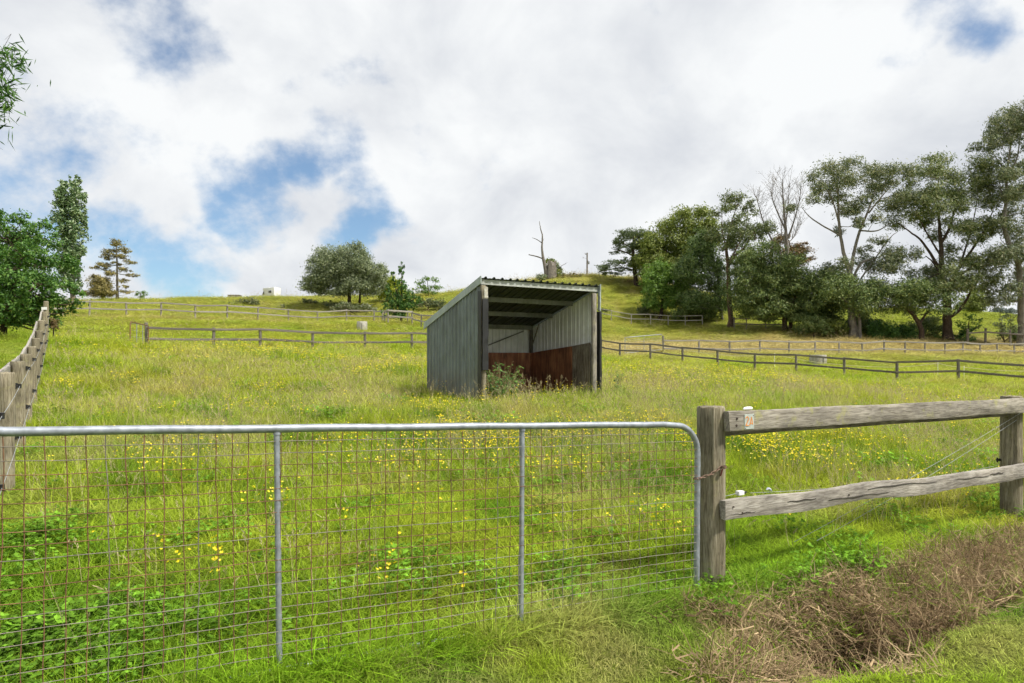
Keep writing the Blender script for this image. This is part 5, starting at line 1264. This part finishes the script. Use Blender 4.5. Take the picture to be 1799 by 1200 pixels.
# power pole behind the knoll
x, y = W(1031.5, 0, 104)[:2]; g_ = hz(x, y); pole = thing('power_pole', 'thin grey power pole with a small transformer standing behind the knoll', 'pole', (x, y, g_))
zt = W(1031, 444, 104)[2] - g_
b = MB(); b.tube([(0, 0, -.2), (0, 0, zt)], [.14, .10], 10); link('shaft', b.mesh('shaft', M_BARK_GREY, smooth=True), pole)
b = MB(); b.box((-.32, -.05, zt - .26), (.05, .05, zt - .17)); link('crossarm', b.mesh('crossarm', M_BARK_GREY, bevel=.01), pole)
b = MB(); b.tube([(.24, 0, zt - 1.75), (.24, 0, zt - 1.65), (.24, 0, zt - 1.28), (.24, 0, zt - 1.2)], [.10, .15, .15, .08], 10); link('transformer', b.mesh('transformer', M_GALV, smooth=True), pole)
for dx, dz in ((-.3, -.11), (-.62, -.75)):
    b = MB(); b.tube([(dx, 0, zt + dz - .07), (dx, 0, zt + dz + .09)], [.05, .035], 8); b.tube([(dx, 0, zt + dz - .06), (0, 0, zt + dz - .12)], .02, 5); link('insulator', b.mesh('insulator', M_BARK_GREY), pole)
# white campervan beyond the crest
x, y = W(475, 0, 138)[:2]; g_ = hz(x, y)
van = thing('campervan', 'white campervan parked beyond the crest, only its upper half showing', 'campervan', (x, y, g_ + .0), R(152)); van.scale = (.82, .82, .95)
M_VAN = simple('white_vehicle_paint', (.66, .66, .65), .35, 0, .06); M_GLASS = simple('dark_vehicle_glass', (.02, .03, .04), .08, 0, .1); M_TYRE = simple('black_tyre_rubber', (.015, .015, .015), .8)
def extr(name, prof, w, mat, bev, par):
    n = len(prof); v = [(x_, -w, z_) for x_, z_ in prof] + [(x_, w, z_) for x_, z_ in prof]
    f = [tuple(range(n - 1, -1, -1)), tuple(range(n, 2 * n))] + [(i, (i + 1) % n, n + (i + 1) % n, n + i) for i in range(n)]
    return link(name, MB().add(v, f).mesh(name, mat, smooth=True, bevel=bev), par)
extr('body', [(-2.4, .45), (.95, .45), (.95, 1.9), (1.45, 2.05), (1.5, 2.62), (-2.4, 2.66)], 1.05, M_VAN, .07, van)
extr('cab', [(.955, .45), (2.55, .45), (2.58, 1.0), (1.95, 1.18), (1.40, 2.0), (.955, 2.0)], .92, M_VAN, .06, van)
for s_ in (-1, 1):
    extr('window', [(1.02, 1.15), (1.86, 1.15), (1.44, 1.90), (1.02, 1.90)], .01, M_GLASS, 0, van).location = (0, s_ * .925, 0)
    extr('window', [(-1.5, 1.45), (-.5, 1.45), (-.5, 2.0), (-1.5, 2.0)], .012, M_GLASS, .03, van).location = (0, s_ * 1.055, 0)
b = MB(); b.add([(1.93, -.78, 1.22), (1.93, .78, 1.22), (1.46, .72, 1.95), (1.46, -.72, 1.95)], [(0, 1, 2, 3)]); link('windscreen', b.mesh('windscreen', M_GLASS), van).location = (.03, 0, .02)
for xx in (-1.5, 1.85):
    for s_ in (-1, 1):
        b = MB(); b.tube([(xx, s_ * .72, .34), (xx, s_ * .98, .34)], .34, 18); w_ = link('wheel', b.mesh('wheel', M_TYRE, smooth=True), van)
        b = MB(); b.tube([(xx, s_ * .97, .34), (xx, s_ * .995, .34)], .2, 14); link('rim', b.mesh('rim', M_GALV), w_)
for xx in (-1.6, .2): b = MB(); b.box((xx, -.25, 2.66), (xx + .55, .25, 2.80)); link('roof_hatch', b.mesh('roof_hatch', M_VAN, bevel=.03), van)
# grey slatted bin on the crest
x, y = W(412.5, 0, 112)[:2]; g_ = hz(x, y); zt = W(412, 518.5, 112)[2] - g_
bn_ = thing('timber_bin', 'dark grey slatted timber bin on the crest beside the white van', 'bin', (x, y, g_))
for i in range(10):
    b = MB(); x0_ = -.9 + .18 * i; b.box((x0_ + .008, -.7, 0), (x0_ + .172, -.67, zt - .05)); link('slat', b.mesh('slat', M_GREY_POST), bn_)
b = MB(); b.box((-.9, -.665, .1), (.9, .7, zt - .12)); link('bin_body', b.mesh('bin_body', M_DARK_POST), bn_)
b = MB(); b.box((-.95, -.73, zt - .048), (.95, .74, zt)); link('bin_lid', b.mesh('bin_lid', M_GREY_POST, bevel=.01), bn_)
# stump and boards at the end of the boundary fence
x, y, z = ground_at(100, 566, 15); st_ = thing('tree_stump', 'short dark stump just past the end of the boundary fence', 'stump', (x, y, z))
link('stump_body', round_post('stump_body', .16, -.1, .22, M_DARK_POST, 14, .02, 4), st_)

LM_FAR = leaf_mat('far_bluish_leaves', [(.08, .11, .10), (.13, .16, .14), (.17, .20, .17)], .25)
bush('far bluish clump of trees on the skyline behind the edge gum', 1758, 556, 120, [(1745, 549, 9, 6), (1758, 547, 10, 7), (1772, 548, 10, 6), (1788, 549, 12, 7), (1804, 550, 12, 7)], LM_FAR, seed=71, L=.4, Wd=.2, deep=1.5, name='tree_clump')

bush('broad dark undergrowth behind the open-crowned gum trunk', 1512, 590, 70, [(1496, 572, 15, 14), (1514, 566, 17, 16), (1530, 574, 14, 13), (1510, 584, 22, 8)], LM_WATTLE, seed=72, deep=1.2)
bush('broad dark undergrowth between the leaning trunk and the thick brown gum', 1628, 594, 69, [(1612, 574, 13, 13), (1630, 568, 14, 15), (1642, 578, 12, 12), (1626, 588, 20, 7)], LM_WATTLE, seed=73, deep=1.2)
bush('dark undergrowth at the foot of the edge gum', 1782, 600, 66, [(1772, 588, 10, 9), (1788, 582, 12, 12), (1802, 588, 12, 10)], LM_WATTLE, seed=74)

# ================================================================== grass, flowers and weeds (uncountable: one object per kind)
stash = bpy.data.collections.new('plant_sources')
def blade(rng, L, w, lean, az, ox, oy, seg=4, curl=1.0, twist=0.0):
    """one tapered, bending blade: quads then a pointed tip"""
    P = []; d = np.array([math.cos(az), math.sin(az), 0]); sd_ = np.array([-math.sin(az + twist), math.cos(az + twist), 0])
    p = np.array([ox, oy, 0.0]); ang = lean * .35
    for i in range(seg + 1):
        t = i / seg; P.append((p.copy(), w * (1 - t ** 1.6 * .93)))
        ang += lean * curl / seg * 1.3
        p = p + (d * math.sin(min(ang, 2.6)) + np.array([0, 0, 1]) * math.cos(min(ang, 2.6))) * L / seg
    V = []
    for q, ww in P: V += [q - sd_ * ww * .5, q + sd_ * ww * .5]
    Fq = [(2 * i, 2 * i + 1, 2 * i + 3, 2 * i + 2) for i in range(seg)]
    return V, Fq
def tuft(name, n, L, w, spread, lean, mats, seed, seg=4, extra=None):
    rng = random.Random(seed); b = MB()
    for _ in range(n):
        a = rng.uniform(0, 6.28); r = spread * math.sqrt(rng.random())
        V, Fq = blade(rng, L * rng.uniform(.5, 1.15), w * rng.uniform(.7, 1.25), lean * rng.uniform(.3, 1.5), a + rng.uniform(-.6, .6), r * math.cos(a), r * math.sin(a), seg, 1.0, rng.uniform(-.5, .5))
        b.add(V, Fq)
    if extra: extra(b, rng)
    me = b.mesh(name, mats, smooth=True)
    o = bpy.data.objects.new(name, me); return o
BM = blade_mat('grass_blade')
BM_SEED = blade_mat('grass_seed_head', (.42, .355, .20), .3)
BM_BROWN = blade_mat('dead_grass_blade', None, .2)
BM_LEAF = blade_mat('broad_weed_leaf', None, .3)
BM_STEM = blade_mat('flower_stem', (.12, .22, .03), .2)
pm_ = NT('buttercup_petal'); pm_.set(Base_Color=(.90, .72, .012, 1), Roughness=.35)
rnd_ = pm_.n('ShaderNodeNewGeometry').outputs['Random Per Island']; pm_.color(pm_.ramp(rnd_, [(0, (.86, .66, .01)), (1, (.95, .80, .03))]))
trp = pm_.n('ShaderNodeBsdfTranslucent'); trp.inputs[0].default_value = (.95, .76, .02, 1); mxp = pm_.n('ShaderNodeMixShader'); mxp.inputs[0].default_value = .3
pm_.l(pm_.b.outputs[0], mxp.inputs[1]); pm_.l(trp.outputs[0], mxp.inputs[2]); pm_.l(mxp.outputs[0], pm_.out.inputs[0])
M_PETAL = pm_.mat
def seeds(nst, L):
    def fn(b, rng):
        for _ in range(nst):
            a = rng.uniform(0, 6.28); r = .04 * rng.random(); Ls = L * rng.uniform(.75, 1.15)
            V, Fq = blade(rng, Ls, .0032, .28 * rng.uniform(.4, 1.6), a, r * math.cos(a), r * math.sin(a), 5, 1.0); b.add(V, Fq, 1)
            tip = (np.array(V[-1]) + np.array(V[-2])) / 2; low = (np.array(V[-3]) + np.array(V[-4])) / 2; dr = tip - low; dr = dr / (np.linalg.norm(dr) + 1e-6)
            for k in range(9):
                t = k / 9; q = tip - dr * .10 * (1 - t) ; a2 = rng.uniform(0, 6.28); sp = .014 * (1 - .6 * t)
                s_ = np.array([math.cos(a2), math.sin(a2), .5]) * sp
                b.add([q, q + s_ + dr * .012 + np.array([.003, 0, 0]), q + s_ * 1.2 + dr * .026, q + s_ + dr * .012 - np.array([.003, 0, 0])], [(0, 1, 2, 3)], 1)
    return fn
def src(cname, objs):
    c = bpy.data.collections.new(cname)
    for i, o in enumerate(objs): o.name = '%s_source_%02d' % (cname, i); c.objects.link(o)
    return c
C_GRASS = src('meadow_tufts', [tuft('t', 20, .30, .0062, .070, .70, [BM], 1, 3), tuft('t', 18, .34, .0058, .060, .55, [BM], 2, 3), tuft('t', 20, .25, .0068, .08, .95, [BM], 3, 3), tuft('t', 16, .36, .0056, .06, .8, [BM], 4, 3)])
C_SEED = src('seeding_tufts', [tuft('t', 8, .36, .0052, .05, .6, [BM, BM_SEED], 5, extra=seeds(3, .58)), tuft('t', 7, .34, .0052, .05, .7, [BM, BM_SEED], 6, extra=seeds(4, .50)), tuft('t', 6, .38, .005, .05, .5, [BM, BM_SEED], 7, extra=seeds(2, .66))])
C_LAWN = src('lawn_tufts', [tuft('t', 16, .085, .0045, .05, 1.0, [BM], 8, 3), tuft('t', 14, .10, .0042, .055, 1.3, [BM], 9, 3), tuft('t', 16, .07, .005, .06, .9, [BM], 10, 3)])
def litter(seed, n, L, w):
    rng = random.Random(seed); b = MB()
    for _ in range(n):
        a = rng.uniform(0, 6.28); x, y = rng.gauss(0, .08), rng.gauss(0, .08); l_ = L * rng.uniform(.3, 1.2); d = Vector((math.cos(a), math.sin(a), rng.gauss(.1, .35))).normalized(); s_ = Vector((-d.y, d.x, rng.gauss(0, .4))).normalized() * w * rng.uniform(.6, 1.6)
        p = Vector((x, y, rng.uniform(.01, .10))); k = p + d * l_ * .55 + Vector((0, 0, rng.gauss(0, .02))); e = k + (d + Vector((rng.gauss(0, .5), rng.gauss(0, .5), rng.gauss(0, .3)))).normalized() * l_ * .45
        b.add([p - s_, p + s_, k + s_, k - s_], [(0, 1, 2, 3)]); b.add([k - s_, k + s_, e + s_ * .4, e - s_ * .4], [(0, 1, 2, 3)])
    return bpy.data.objects.new('t', b.mesh('t', [BM_BROWN]))
C_DEAD = src('dead_tufts', [tuft('t', 18, .28, .0052, .08, 1.7, [BM_BROWN], 11, 4), tuft('t', 12, .38, .0046, .06, .9, [BM_BROWN], 12, 4), litter(1, 34, .20, .0028), litter(2, 30, .26, .0022), litter(3, 40, .13, .0036)])
def weed(seed, n, size, h_):
    rng = random.Random(seed); b = MB()
    for _ in range(n):
        a = rng.uniform(0, 6.28); r = .09 * math.sqrt(rng.random()); z = h_ * rng.uniform(.25, 1.1); x, y = r * math.cos(a) * 1.3, r * math.sin(a) * 1.3
        b.add([(x * .3, y * .3, 0), (x * .3 + .002, y * .3, 0), (x + .002, y, z), (x, y, z)], [(0, 1, 2, 3)])
        for q in range(3):                                            # three toothed lobes
            aa = a + (q - 1) * 1.0 + rng.uniform(-.25, .25); s_ = size * rng.uniform(.6, 1.2); d = np.array([math.cos(aa), math.sin(aa), rng.uniform(-.35, .35)]); n_ = np.array([-math.sin(aa), math.cos(aa), rng.uniform(-.3, .3)])
            p = np.array([x, y, z])
            b.add([p, p + d * s_ * .55 + n_ * s_ * .36, p + d * s_ * .8 + n_ * s_ * .16, p + d * s_, p + d * s_ * .8 - n_ * s_ * .16, p + d * s_ * .55 - n_ * s_ * .36], [(0, 1, 2, 3, 4, 5)])
    return bpy.data.objects.new('t', b.mesh('t', [BM_LEAF]))
C_WEED = src('weed_clumps', [weed(1, 18, .032, .11), weed(2, 18, .038, .15), weed(3, 22, .027, .09)])
def butter(seed, n, h_):
    rng = random.Random(seed); b = MB()
    for _ in range(n):
        a = rng.uniform(0, 6.28); hh = h_ * rng.uniform(.65, 1.2); x, y = .05 * math.cos(a) * rng.random(), .05 * math.sin(a) * rng.random(); tx, ty = x + rng.uniform(-.05, .05), y + rng.uniform(-.05, .05)
        b.tube([(x, y, 0), ((x + tx) / 2 + .008, (y + ty) / 2, hh * .55), (tx, ty, hh)], [.0016, .0013, .001], 3, 0, cap=False)
        t1_, t2_ = rng.uniform(-.6, .6), rng.uniform(-.6, .6); up_ = Vector((t1_, t2_, 1)).normalized(); e1 = up_.orthogonal().normalized(); e2 = up_.cross(e1); R_ = .0125 * rng.uniform(.8, 1.15); c = Vector((tx, ty, hh))
        for k in range(5):
            w0 = 2 * math.pi * k / 5; d = e1 * math.cos(w0) + e2 * math.sin(w0); s_ = up_.cross(d)
            b.add([c, c + d * R_ * .6 + s_ * R_ * .42 + up_ * R_ * .2, c + d * R_ + s_ * R_ * .28 + up_ * R_ * .55, c + d * R_ - s_ * R_ * .28 + up_ * R_ * .55, c + d * R_ * .6 - s_ * R_ * .42 + up_ * R_ * .2], [(0, 1, 2, 3, 4)], 1)
    return bpy.data.objects.new('t', b.mesh('t', [BM_STEM, M_PETAL]))
C_FLOWER = src('buttercup_sprays', [butter(1, 2, .30), butter(2, 3, .34), butter(3, 1, .36), butter(4, 4, .28)])

def scatter(name, label, cat, coll, P, rot, scl, idx, tint):
    me = bpy.data.meshes.new(name); n = len(P)
    me.vertices.add(n); me.vertices.foreach_set('co', np.asarray(P, np.float32).ravel())
    for nm, ty, key, arr in (('rot', 'FLOAT_VECTOR', 'vector', rot), ('scl', 'FLOAT_VECTOR', 'vector', scl), ('idx', 'INT', 'value', idx), ('tint', 'FLOAT_COLOR', 'color', np.concatenate([tint, np.ones((n, 1))], 1))):
        a = me.attributes.new(nm, ty, 'POINT'); a.data.foreach_set(key, np.ascontiguousarray(arr, np.int32 if ty == 'INT' else np.float32).ravel())
    o = link(name, me); tag(o, label, cat, kind='stuff')
    ng = bpy.data.node_groups.new(name + '_nodes', 'GeometryNodeTree')
    ng.interface.new_socket('Geometry', in_out='INPUT', socket_type='NodeSocketGeometry'); ng.interface.new_socket('Geometry', in_out='OUTPUT', socket_type='NodeSocketGeometry')
    N = ng.nodes; gi = N.new('NodeGroupInput'); gout = N.new('NodeGroupOutput'); iop = N.new('GeometryNodeInstanceOnPoints'); ci = N.new('GeometryNodeCollectionInfo')
    ci.inputs['Collection'].default_value = coll; ci.inputs['Separate Children'].default_value = True; ci.inputs['Reset Children'].default_value = True
    def na(nm, ty):
        x = N.new('GeometryNodeInputNamedAttribute'); x.data_type = ty; x.inputs['Name'].default_value = nm; return x.outputs['Attribute']
    ng.links.new(gi.outputs[0], iop.inputs['Points']); ng.links.new(ci.outputs[0], iop.inputs['Instance']); iop.inputs['Pick Instance'].default_value = True
    ng.links.new(na('idx', 'INT'), iop.inputs['Instance Index'])
    e2r = N.new('FunctionNodeEulerToRotation'); ng.links.new(na('rot', 'FLOAT_VECTOR'), e2r.inputs[0]); ng.links.new(e2r.outputs[0], iop.inputs['Rotation'])
    ng.links.new(na('scl', 'FLOAT_VECTOR'), iop.inputs['Scale']); ng.links.new(iop.outputs[0], gout.inputs[0])
    md = o.modifiers.new('scatter', 'NODES'); md.node_group = ng
    return o
def polar(r0, r1, dens, half=R(47), cap=10 ** 7):
    n = min(cap, int(dens * half * (r1 * r1 - r0 * r0)))
    r = np.sqrt(RNG.uniform(r0 * r0, r1 * r1, n)); a = RNG.uniform(-half, half, n)
    return r * np.sin(a), r * np.cos(a)
def in_shed(x, y, m=.0):
    u, v = shed_local(x, y); return (u > -.04 - m) & (u < 3.05 + m) & (v > .25) & (v < 2.80 + m)
def field(pieces): return [np.concatenate(q) for q in zip(*pieces)]
def vnoise(x, y, s, seed):
    r = np.random.default_rng(seed); o = 0
    for q in range(6):
        th = r.uniform(0, 6.28); k = 2 * np.pi / (s * r.uniform(.55, 1.6)); o = o + np.sin(np.cos(th) * k * x + np.sin(th) * k * y + r.uniform(0, 6.28) + 1.2 * np.sin(.4 * k * x + q) + 1.2 * np.cos(.37 * k * y - q))
    return o / 3.5
def finish(x, y, wsc, hsc, nvar, lean=.25):
    n = len(x); P = np.stack([x, y, height(x, y) - .01], -1)
    rot = np.stack([RNG.normal(0, lean * .4, n) - .02, RNG.normal(0, lean * .4, n) + .10, RNG.uniform(0, 6.28, n)], -1)
    return P, rot, np.stack([wsc, wsc, hsc], -1), RNG.integers(0, nvar, n)
# --- paddock grass
px_, py_ = field([polar(2.0, 7, 230), polar(7, 13, 140), polar(13, 24, 50), polar(24, 45, 14), polar(45, 75, 4), polar(75, 112, 1.6)])
s_ = side(px_, py_); lf = left(px_, py_); d_ = np.hypot(px_, py_)
ok = (s_ > -.12) & ((lf > -.1) | (d_ > 30)) & ~in_shed(px_, py_)
px_, py_, s_, d_ = px_[ok], py_[ok], s_[ok], d_[ok]
lod = np.clip(d_ / 13, 1, 6.0)
patch = vnoise(px_, py_, 2.6, 21); patch2 = vnoise(px_, py_, 1.0, 22)
hh = (.52 + .20 * patch + .12 * patch2) * np.where(d_ < 8.5, .80, 1.05) * RNG.uniform(.7, 1.25, len(px_))
hh = hh * np.clip(1.25 - (d_ - 20) / 60, .6, 1.0) * np.where(d_ > 24, 1.0, 1.0)
hh = hh * np.clip(.62 + s_ * .35, .62, 1.0)
hh = np.clip(hh, .18, 1.5) * np.clip(lod, 1, 1.7)
tn = tint_at(px_, py_) * RNG.uniform(.80, 1.22, len(px_))[:, None]
P, rot, scl, idx = finish(px_, py_, lod * RNG.uniform(.8, 1.2, len(px_)), hh, 4)
scatter('meadow_grass', 'yellow-green meadow grass covering the whole paddock', 'grass', C_GRASS, P, rot, scl, idx, tn)
# --- seeding grass, thickest in the band in front of and beside the shelter
px_, py_ = field([polar(3.5, 7, 14), polar(7, 13, 44), polar(13, 24, 22), polar(24, 42, 3.2)])
s_ = side(px_, py_); d_ = np.hypot(px_, py_); v_ = vnoise(px_, py_, 3.4, 23)
ok = (s_ > .3) & (left(px_, py_) > .2) & ~in_shed(px_, py_) & (RNG.random(len(px_)) < np.clip(.45 + .5 * v_, .05, 1))
px_, py_, d_ = px_[ok], py_[ok], d_[ok]
tn = tint_at(px_, py_) * RNG.uniform(.85, 1.2, len(px_))[:, None]
P, rot, scl, idx = finish(px_, py_, np.clip(d_ / 12, .9, 2.6), np.clip(.80 * RNG.uniform(.7, 1.2, len(px_)), .4, 1.2), 3, .35)
scatter('seeding_grass', 'taller seeding grass with straw-coloured heads through the paddock', 'grass', C_SEED, P, rot, scl, idx, tn)
# --- coarse tussocks and scrubby growth on the far slope
px_, py_ = field([polar(42, 70, .55), polar(70, 100, .9)])
v_ = vnoise(px_, py_, 9.0, 61); knoll = np.exp(-(((px_ - 10) / 14) ** 2 + ((py_ - 93) / 7) ** 2))
ok = RNG.random(len(px_)) < np.clip(.18 + .55 * v_ + .9 * knoll, .03, 1); px_, py_ = px_[ok], py_[ok]; n = len(px_)
tn = tint_at(px_, py_) * RNG.uniform(.45, 1.0, n)[:, None]; kk = RNG.random(n)[:, None] * .6; tn = tn * (1 - kk) + np.array([.20, .145, .06])[None] * kk
P, rot, scl, idx = finish(px_, py_, RNG.uniform(2.5, 5.0, n), RNG.uniform(1.0, 2.0, n), 3, .4)
scatter('hillside_tussocks', 'coarse tawny tussocks dotted over the far slope and the knoll', 'grass', C_SEED, P, rot, scl, idx, tn)
# --- mown verge in front of the fence line and lawn beyond the boundary fence
px_, py_ = field([polar(1.6, 6.0, 460, R(50)), polar(6, 12, 120, R(50)), polar(12, 32, 20)])
s_ = side(px_, py_); d_ = np.hypot(px_, py_); dr_ = dry_at(px_, py_)
ok = ((s_ < -.02) | ((left(px_, py_) < -.1) & (d_ < 40))) & (RNG.random(len(px_)) > dr_ * .93)
px_, py_, d_, s_ = px_[ok], py_[ok], d_[ok], s_[ok]
tn = tint_at(px_, py_) * 1.0
vn = vnoise(px_, py_, .8, 31); st_m = np.clip(.30 + .55 * vn, 0, .85) * (px_ < 1.6) * np.clip((-s_) / .3, 0, 1)
tn = tn * (1 - st_m[:, None]) + np.array([.42, .34, .16])[None] * st_m[:, None]
tn = tn * RNG.uniform(.8, 1.2, len(px_))[:, None]
hsc = RNG.uniform(.6, 1.2, len(px_)) * (1 + 1.5 * np.exp(-(s_ / .16) ** 2)) * np.where(px_ < 1.3, 1.15, .85)
P, rot, scl, idx = finish(px_, py_, np.clip(d_ / 6, 1, 3), hsc, 3, .35)
scatter('verge_grass', 'short mown grass on the verge in front of gate and fence', 'grass', C_LAWN, P, rot, scl, idx, tn)
# --- taller unmown strip along the gate foot
n = 1500; t_ = RNG.uniform(-2.6, 6.5, n); off = RNG.normal(0, .10, n) - .02
gx_ = G0.x + GD.x * t_ - GD.y * off; gy_ = G0.y + GD.y * t_ + GD.x * off
tn = tint_at(gx_, gy_) * RNG.uniform(.8, 1.2, n)[:, None] * np.array([1.0, 1.1, 1.0])[None]
P, rot, scl, idx = finish(gx_, gy_, RNG.uniform(.8, 1.1, n), RNG.uniform(.20, .44, n), 4, .4)
scatter('strip_grass', 'longer unmown grass along the foot of the gate and fence', 'grass', C_GRASS, P, rot, scl, idx, tn)
# --- dead brown grass on the ditch bank
n = 40000; gx_ = RNG.uniform(.9, 8.5, n); gy_ = RNG.uniform(3.2, 9, n); dr_ = dry_at(gx_, gy_); ok = RNG.random(n) < dr_ * .9
gx_, gy_ = gx_[ok], gy_[ok]; n = len(gx_)
hol = np.exp(-((gx_ - 2.02) / .30) ** 2 - ((gy_ - 4.06) / .21) ** 2)
ok = RNG.random(n) > hol * 1.0; gx_, gy_, hol = gx_[ok], gy_[ok], hol[ok]; n = len(gx_)
v_ = np.clip(.44 + .45 * vnoise(gx_, gy_, .5, 41) + RNG.normal(0, .2, n), 0, 1)[:, None]
tn = np.array([.160, .108, .058])[None] * (1 - v_) + np.array([.46, .345, .20])[None] * v_
grn = (RNG.random(n) < .15)[:, None]; tn = np.where(grn, np.array([.17, .28, .02])[None], tn)
P, rot, scl, idx = finish(gx_, gy_, RNG.uniform(.7, 1.1, n), RNG.uniform(.40, .95, n) * (1 - .5 * hol), 5, .9)
idx = np.where((idx >= 2) & (RNG.random(n) < .45), idx % 2, idx)
scatter('dead_grass', 'matted dead brown grass on the ditch bank below the rail fence', 'grass', C_DEAD, P, rot, scl, idx, tn)
# --- broad-leaved weeds in lush patches
px_, py_ = field([polar(2.2, 7, 90), polar(7, 13, 26), polar(13, 26, 4)])
s_ = side(px_, py_); d_ = np.hypot(px_, py_); v_ = vnoise(px_, py_, 1.6, 51)
near_left = np.exp(-(((px_ + 2.3) / 1.0) ** 2 + ((py_ - 3.7) / .8) ** 2)) + np.exp(-(((px_ - 2.3) / .8) ** 2 + ((side(px_, py_) + .15) / .28) ** 2)) + np.exp(-(((px_ - 5.2) / .9) ** 2 + ((side(px_, py_) + .05) / .5) ** 2))
ok = (s_ > -.35) & ((s_ > 0) | (px_ > 1.3)) & (left(px_, py_) > 0) & ~in_shed(px_, py_) & (RNG.random(len(px_)) < np.clip(-.14 + .7 * v_ + .75 * near_left, 0.02, 1))
px_, py_, d_ = px_[ok], py_[ok], d_[ok]; n = len(px_)
tn = (np.array([.125, .250, .020])[None] * RNG.uniform(.65, 1.6, n)[:, None])
P, rot, scl, idx = finish(px_, py_, np.clip(d_ / 7, 1, 2.2), RNG.uniform(.8, 1.5, n), 3)
scatter('broadleaf_weeds', 'patches of dark green broad-leaved weeds among the paddock grass', 'weeds', C_WEED, P, rot, scl, idx, tn)
# --- buttercups in drifts
FX, FY = [], []
def drift(px, py, rx, ry, n, yr=(3.0, 60)):
    x, y, z = ground_at(px, py, *yr); 
    n = int(n * .85) if y < 12 else int(n * .6); FX.append(x + RNG.normal(0, rx * .62, n)); FY.append(y + RNG.normal(0, ry * .62, n))
for q in ((860, 800, .75, .8, 260), (780, 775, .55, .5, 130), (720, 815, .5, .4, 70), (950, 850, .7, .35, 60), (1010, 785, .6, .7, 110), (1120, 770, .8, .6, 110), (1190, 800, .5, .6, 70), (1330, 800, .55, .6, 170), (1400, 830, .8, .45, 130), (1480, 790, .8, .8, 90), (600, 800, .6, .5, 45), (690, 850, .6, .3, 36),
          (300, 850, .4, .6, 40), (340, 800, .35, .5, 40), (260, 820, .3, .4, 20), (470, 910, .30, .22, 22), (330, 1030, .22, .14, 9), (680, 1070, .16, .12, 9), (380, 1060, .2, .1, 6), (1150, 960, .30, .22, 20), (1060, 850, .5, .4, 22), (820, 940, 1.0, .5, 18), (1620, 880, .5, .4, 24), (1700, 860, .6, .4, 26),
          (460, 700, .35, .3, 60), (420, 735, .8, .4, 40), (110, 695, .35, .35, 36), (220, 682, .25, .25, 32), (300, 740, 1.0, .5, 24), (560, 740, .9, .4, 26), (760, 735, .4, .25, 60), (880, 720, 1.0, .4, 50), (960, 705, 1.2, .5, 45), (1150, 700, 1.2, .6, 36),
          (690, 655, .8, 1.0, 110), (640, 668, .7, .5, 80), (560, 640, 1.6, 1.0, 110), (450, 628, 1.5, 1.0, 120), (520, 615, 1.5, 1.0, 90), (380, 618, 1.2, .7, 60), (300, 640, 2.0, 1.2, 40), (610, 615, 1.4, .8, 60), (700, 640, .8, .6, 50),
          (1110, 655, 1.2, 1.4, 120), (1200, 668, 1.6, 1.4, 130), (1290, 660, 1.8, 1.2, 140), (1350, 672, 1.5, 1.2, 90), (1280, 690, 1.5, .8, 90), (1150, 680, 1.2, .8, 60), (1420, 690, 1.8, 1.0, 60), (1520, 700, 2.0, 1.0, 40)):
    drift(*q)
xx, yy = polar(3.2, 30, .8); FX.append(xx); FY.append(yy)
FX = np.concatenate(FX); FY = np.concatenate(FY)
ok = (side(FX, FY) > .05) & (left(FX, FY) > .3) & ~in_shed(FX, FY); FX, FY = FX[ok], FY[ok]; d_ = np.hypot(FX, FY); n = len(FX)
P, rot, scl, idx = finish(FX, FY, np.clip(d_ / 14, .88, 1.7), RNG.uniform(.75, 1.15, n), 4, .2)
scl[:, 2] = np.maximum(scl[:, 2], scl[:, 0] * .8)
scatter('buttercups', 'yellow buttercups in drifts across the paddock', 'flowers', C_FLOWER, P, rot, scl, idx, np.ones((n, 3)))
# --- dock weed in the shelter mouth
def dock(label, px, py, n, h_, spread, seed, brown):
    rng = random.Random(seed); x, y, z = ground_at(px, py, 8, 40); root = thing('dock_weed', label, 'weed', (x, y, z)); b = MB(); bl = MB()
    for _ in range(n):
        a = rng.uniform(0, 6.28); r = spread * math.sqrt(rng.random()); hh_ = h_ * rng.uniform(.5, 1.1) * (1 - .3 * r / spread); bx__, by__ = r * .5 * math.cos(a), r * .5 * math.sin(a); tx, ty = r * 1.3 * math.cos(a) + rng.uniform(-.05, .05), r * 1.3 * math.sin(a)
        b.tube([(bx__, by__, -.05), ((bx__ + tx) / 2, (by__ + ty) / 2, hh_ * .6), (tx, ty, hh_)], [.005, .004, .002], 4, 0, cap=False)
        for k in range(22):
            t = rng.uniform(.2, 1); p = Vector((bx__ + (tx - bx__) * t, by__ + (ty - by__) * t, hh_ * t)); seed_ = t > .55 and rng.random() < brown
            s_ = rng.uniform(.012, .026) if seed_ else rng.uniform(.04, .09); d = Vector((rng.gauss(0, 1), rng.gauss(0, 1), rng.gauss(.1, .6))).normalized(); n_ = d.orthogonal().normalized()
            if seed_: p = p + d * .02
            bl.add([p, p + d * s_ * .5 + n_ * s_ * .22, p + d * s_, p + d * s_ * .5 - n_ * s_ * .22], [(0, 1, 2, 3)], 1 if seed_ else 0)
    link('stems', b.mesh('stems', BM_DOCK), root); link('foliage', bl.mesh('foliage', [LM_LEAFY, LM_SEED]), root)
BM_DOCK = simple('dock_stem', (.22, .16, .07), .7); LM_SEED = leaf_mat('dock_seed', [(.16, .11, .05), (.28, .21, .10), (.36, .28, .14)], .3)
dock('tall seeding dock weed growing against the front post of the shelter', 880, 702, 95, .88, .44, 3, .6)
dock('small dark thistle-like weed in the grass beyond the shelter', 1085, 690, 8, .55, .14, 4, .3)
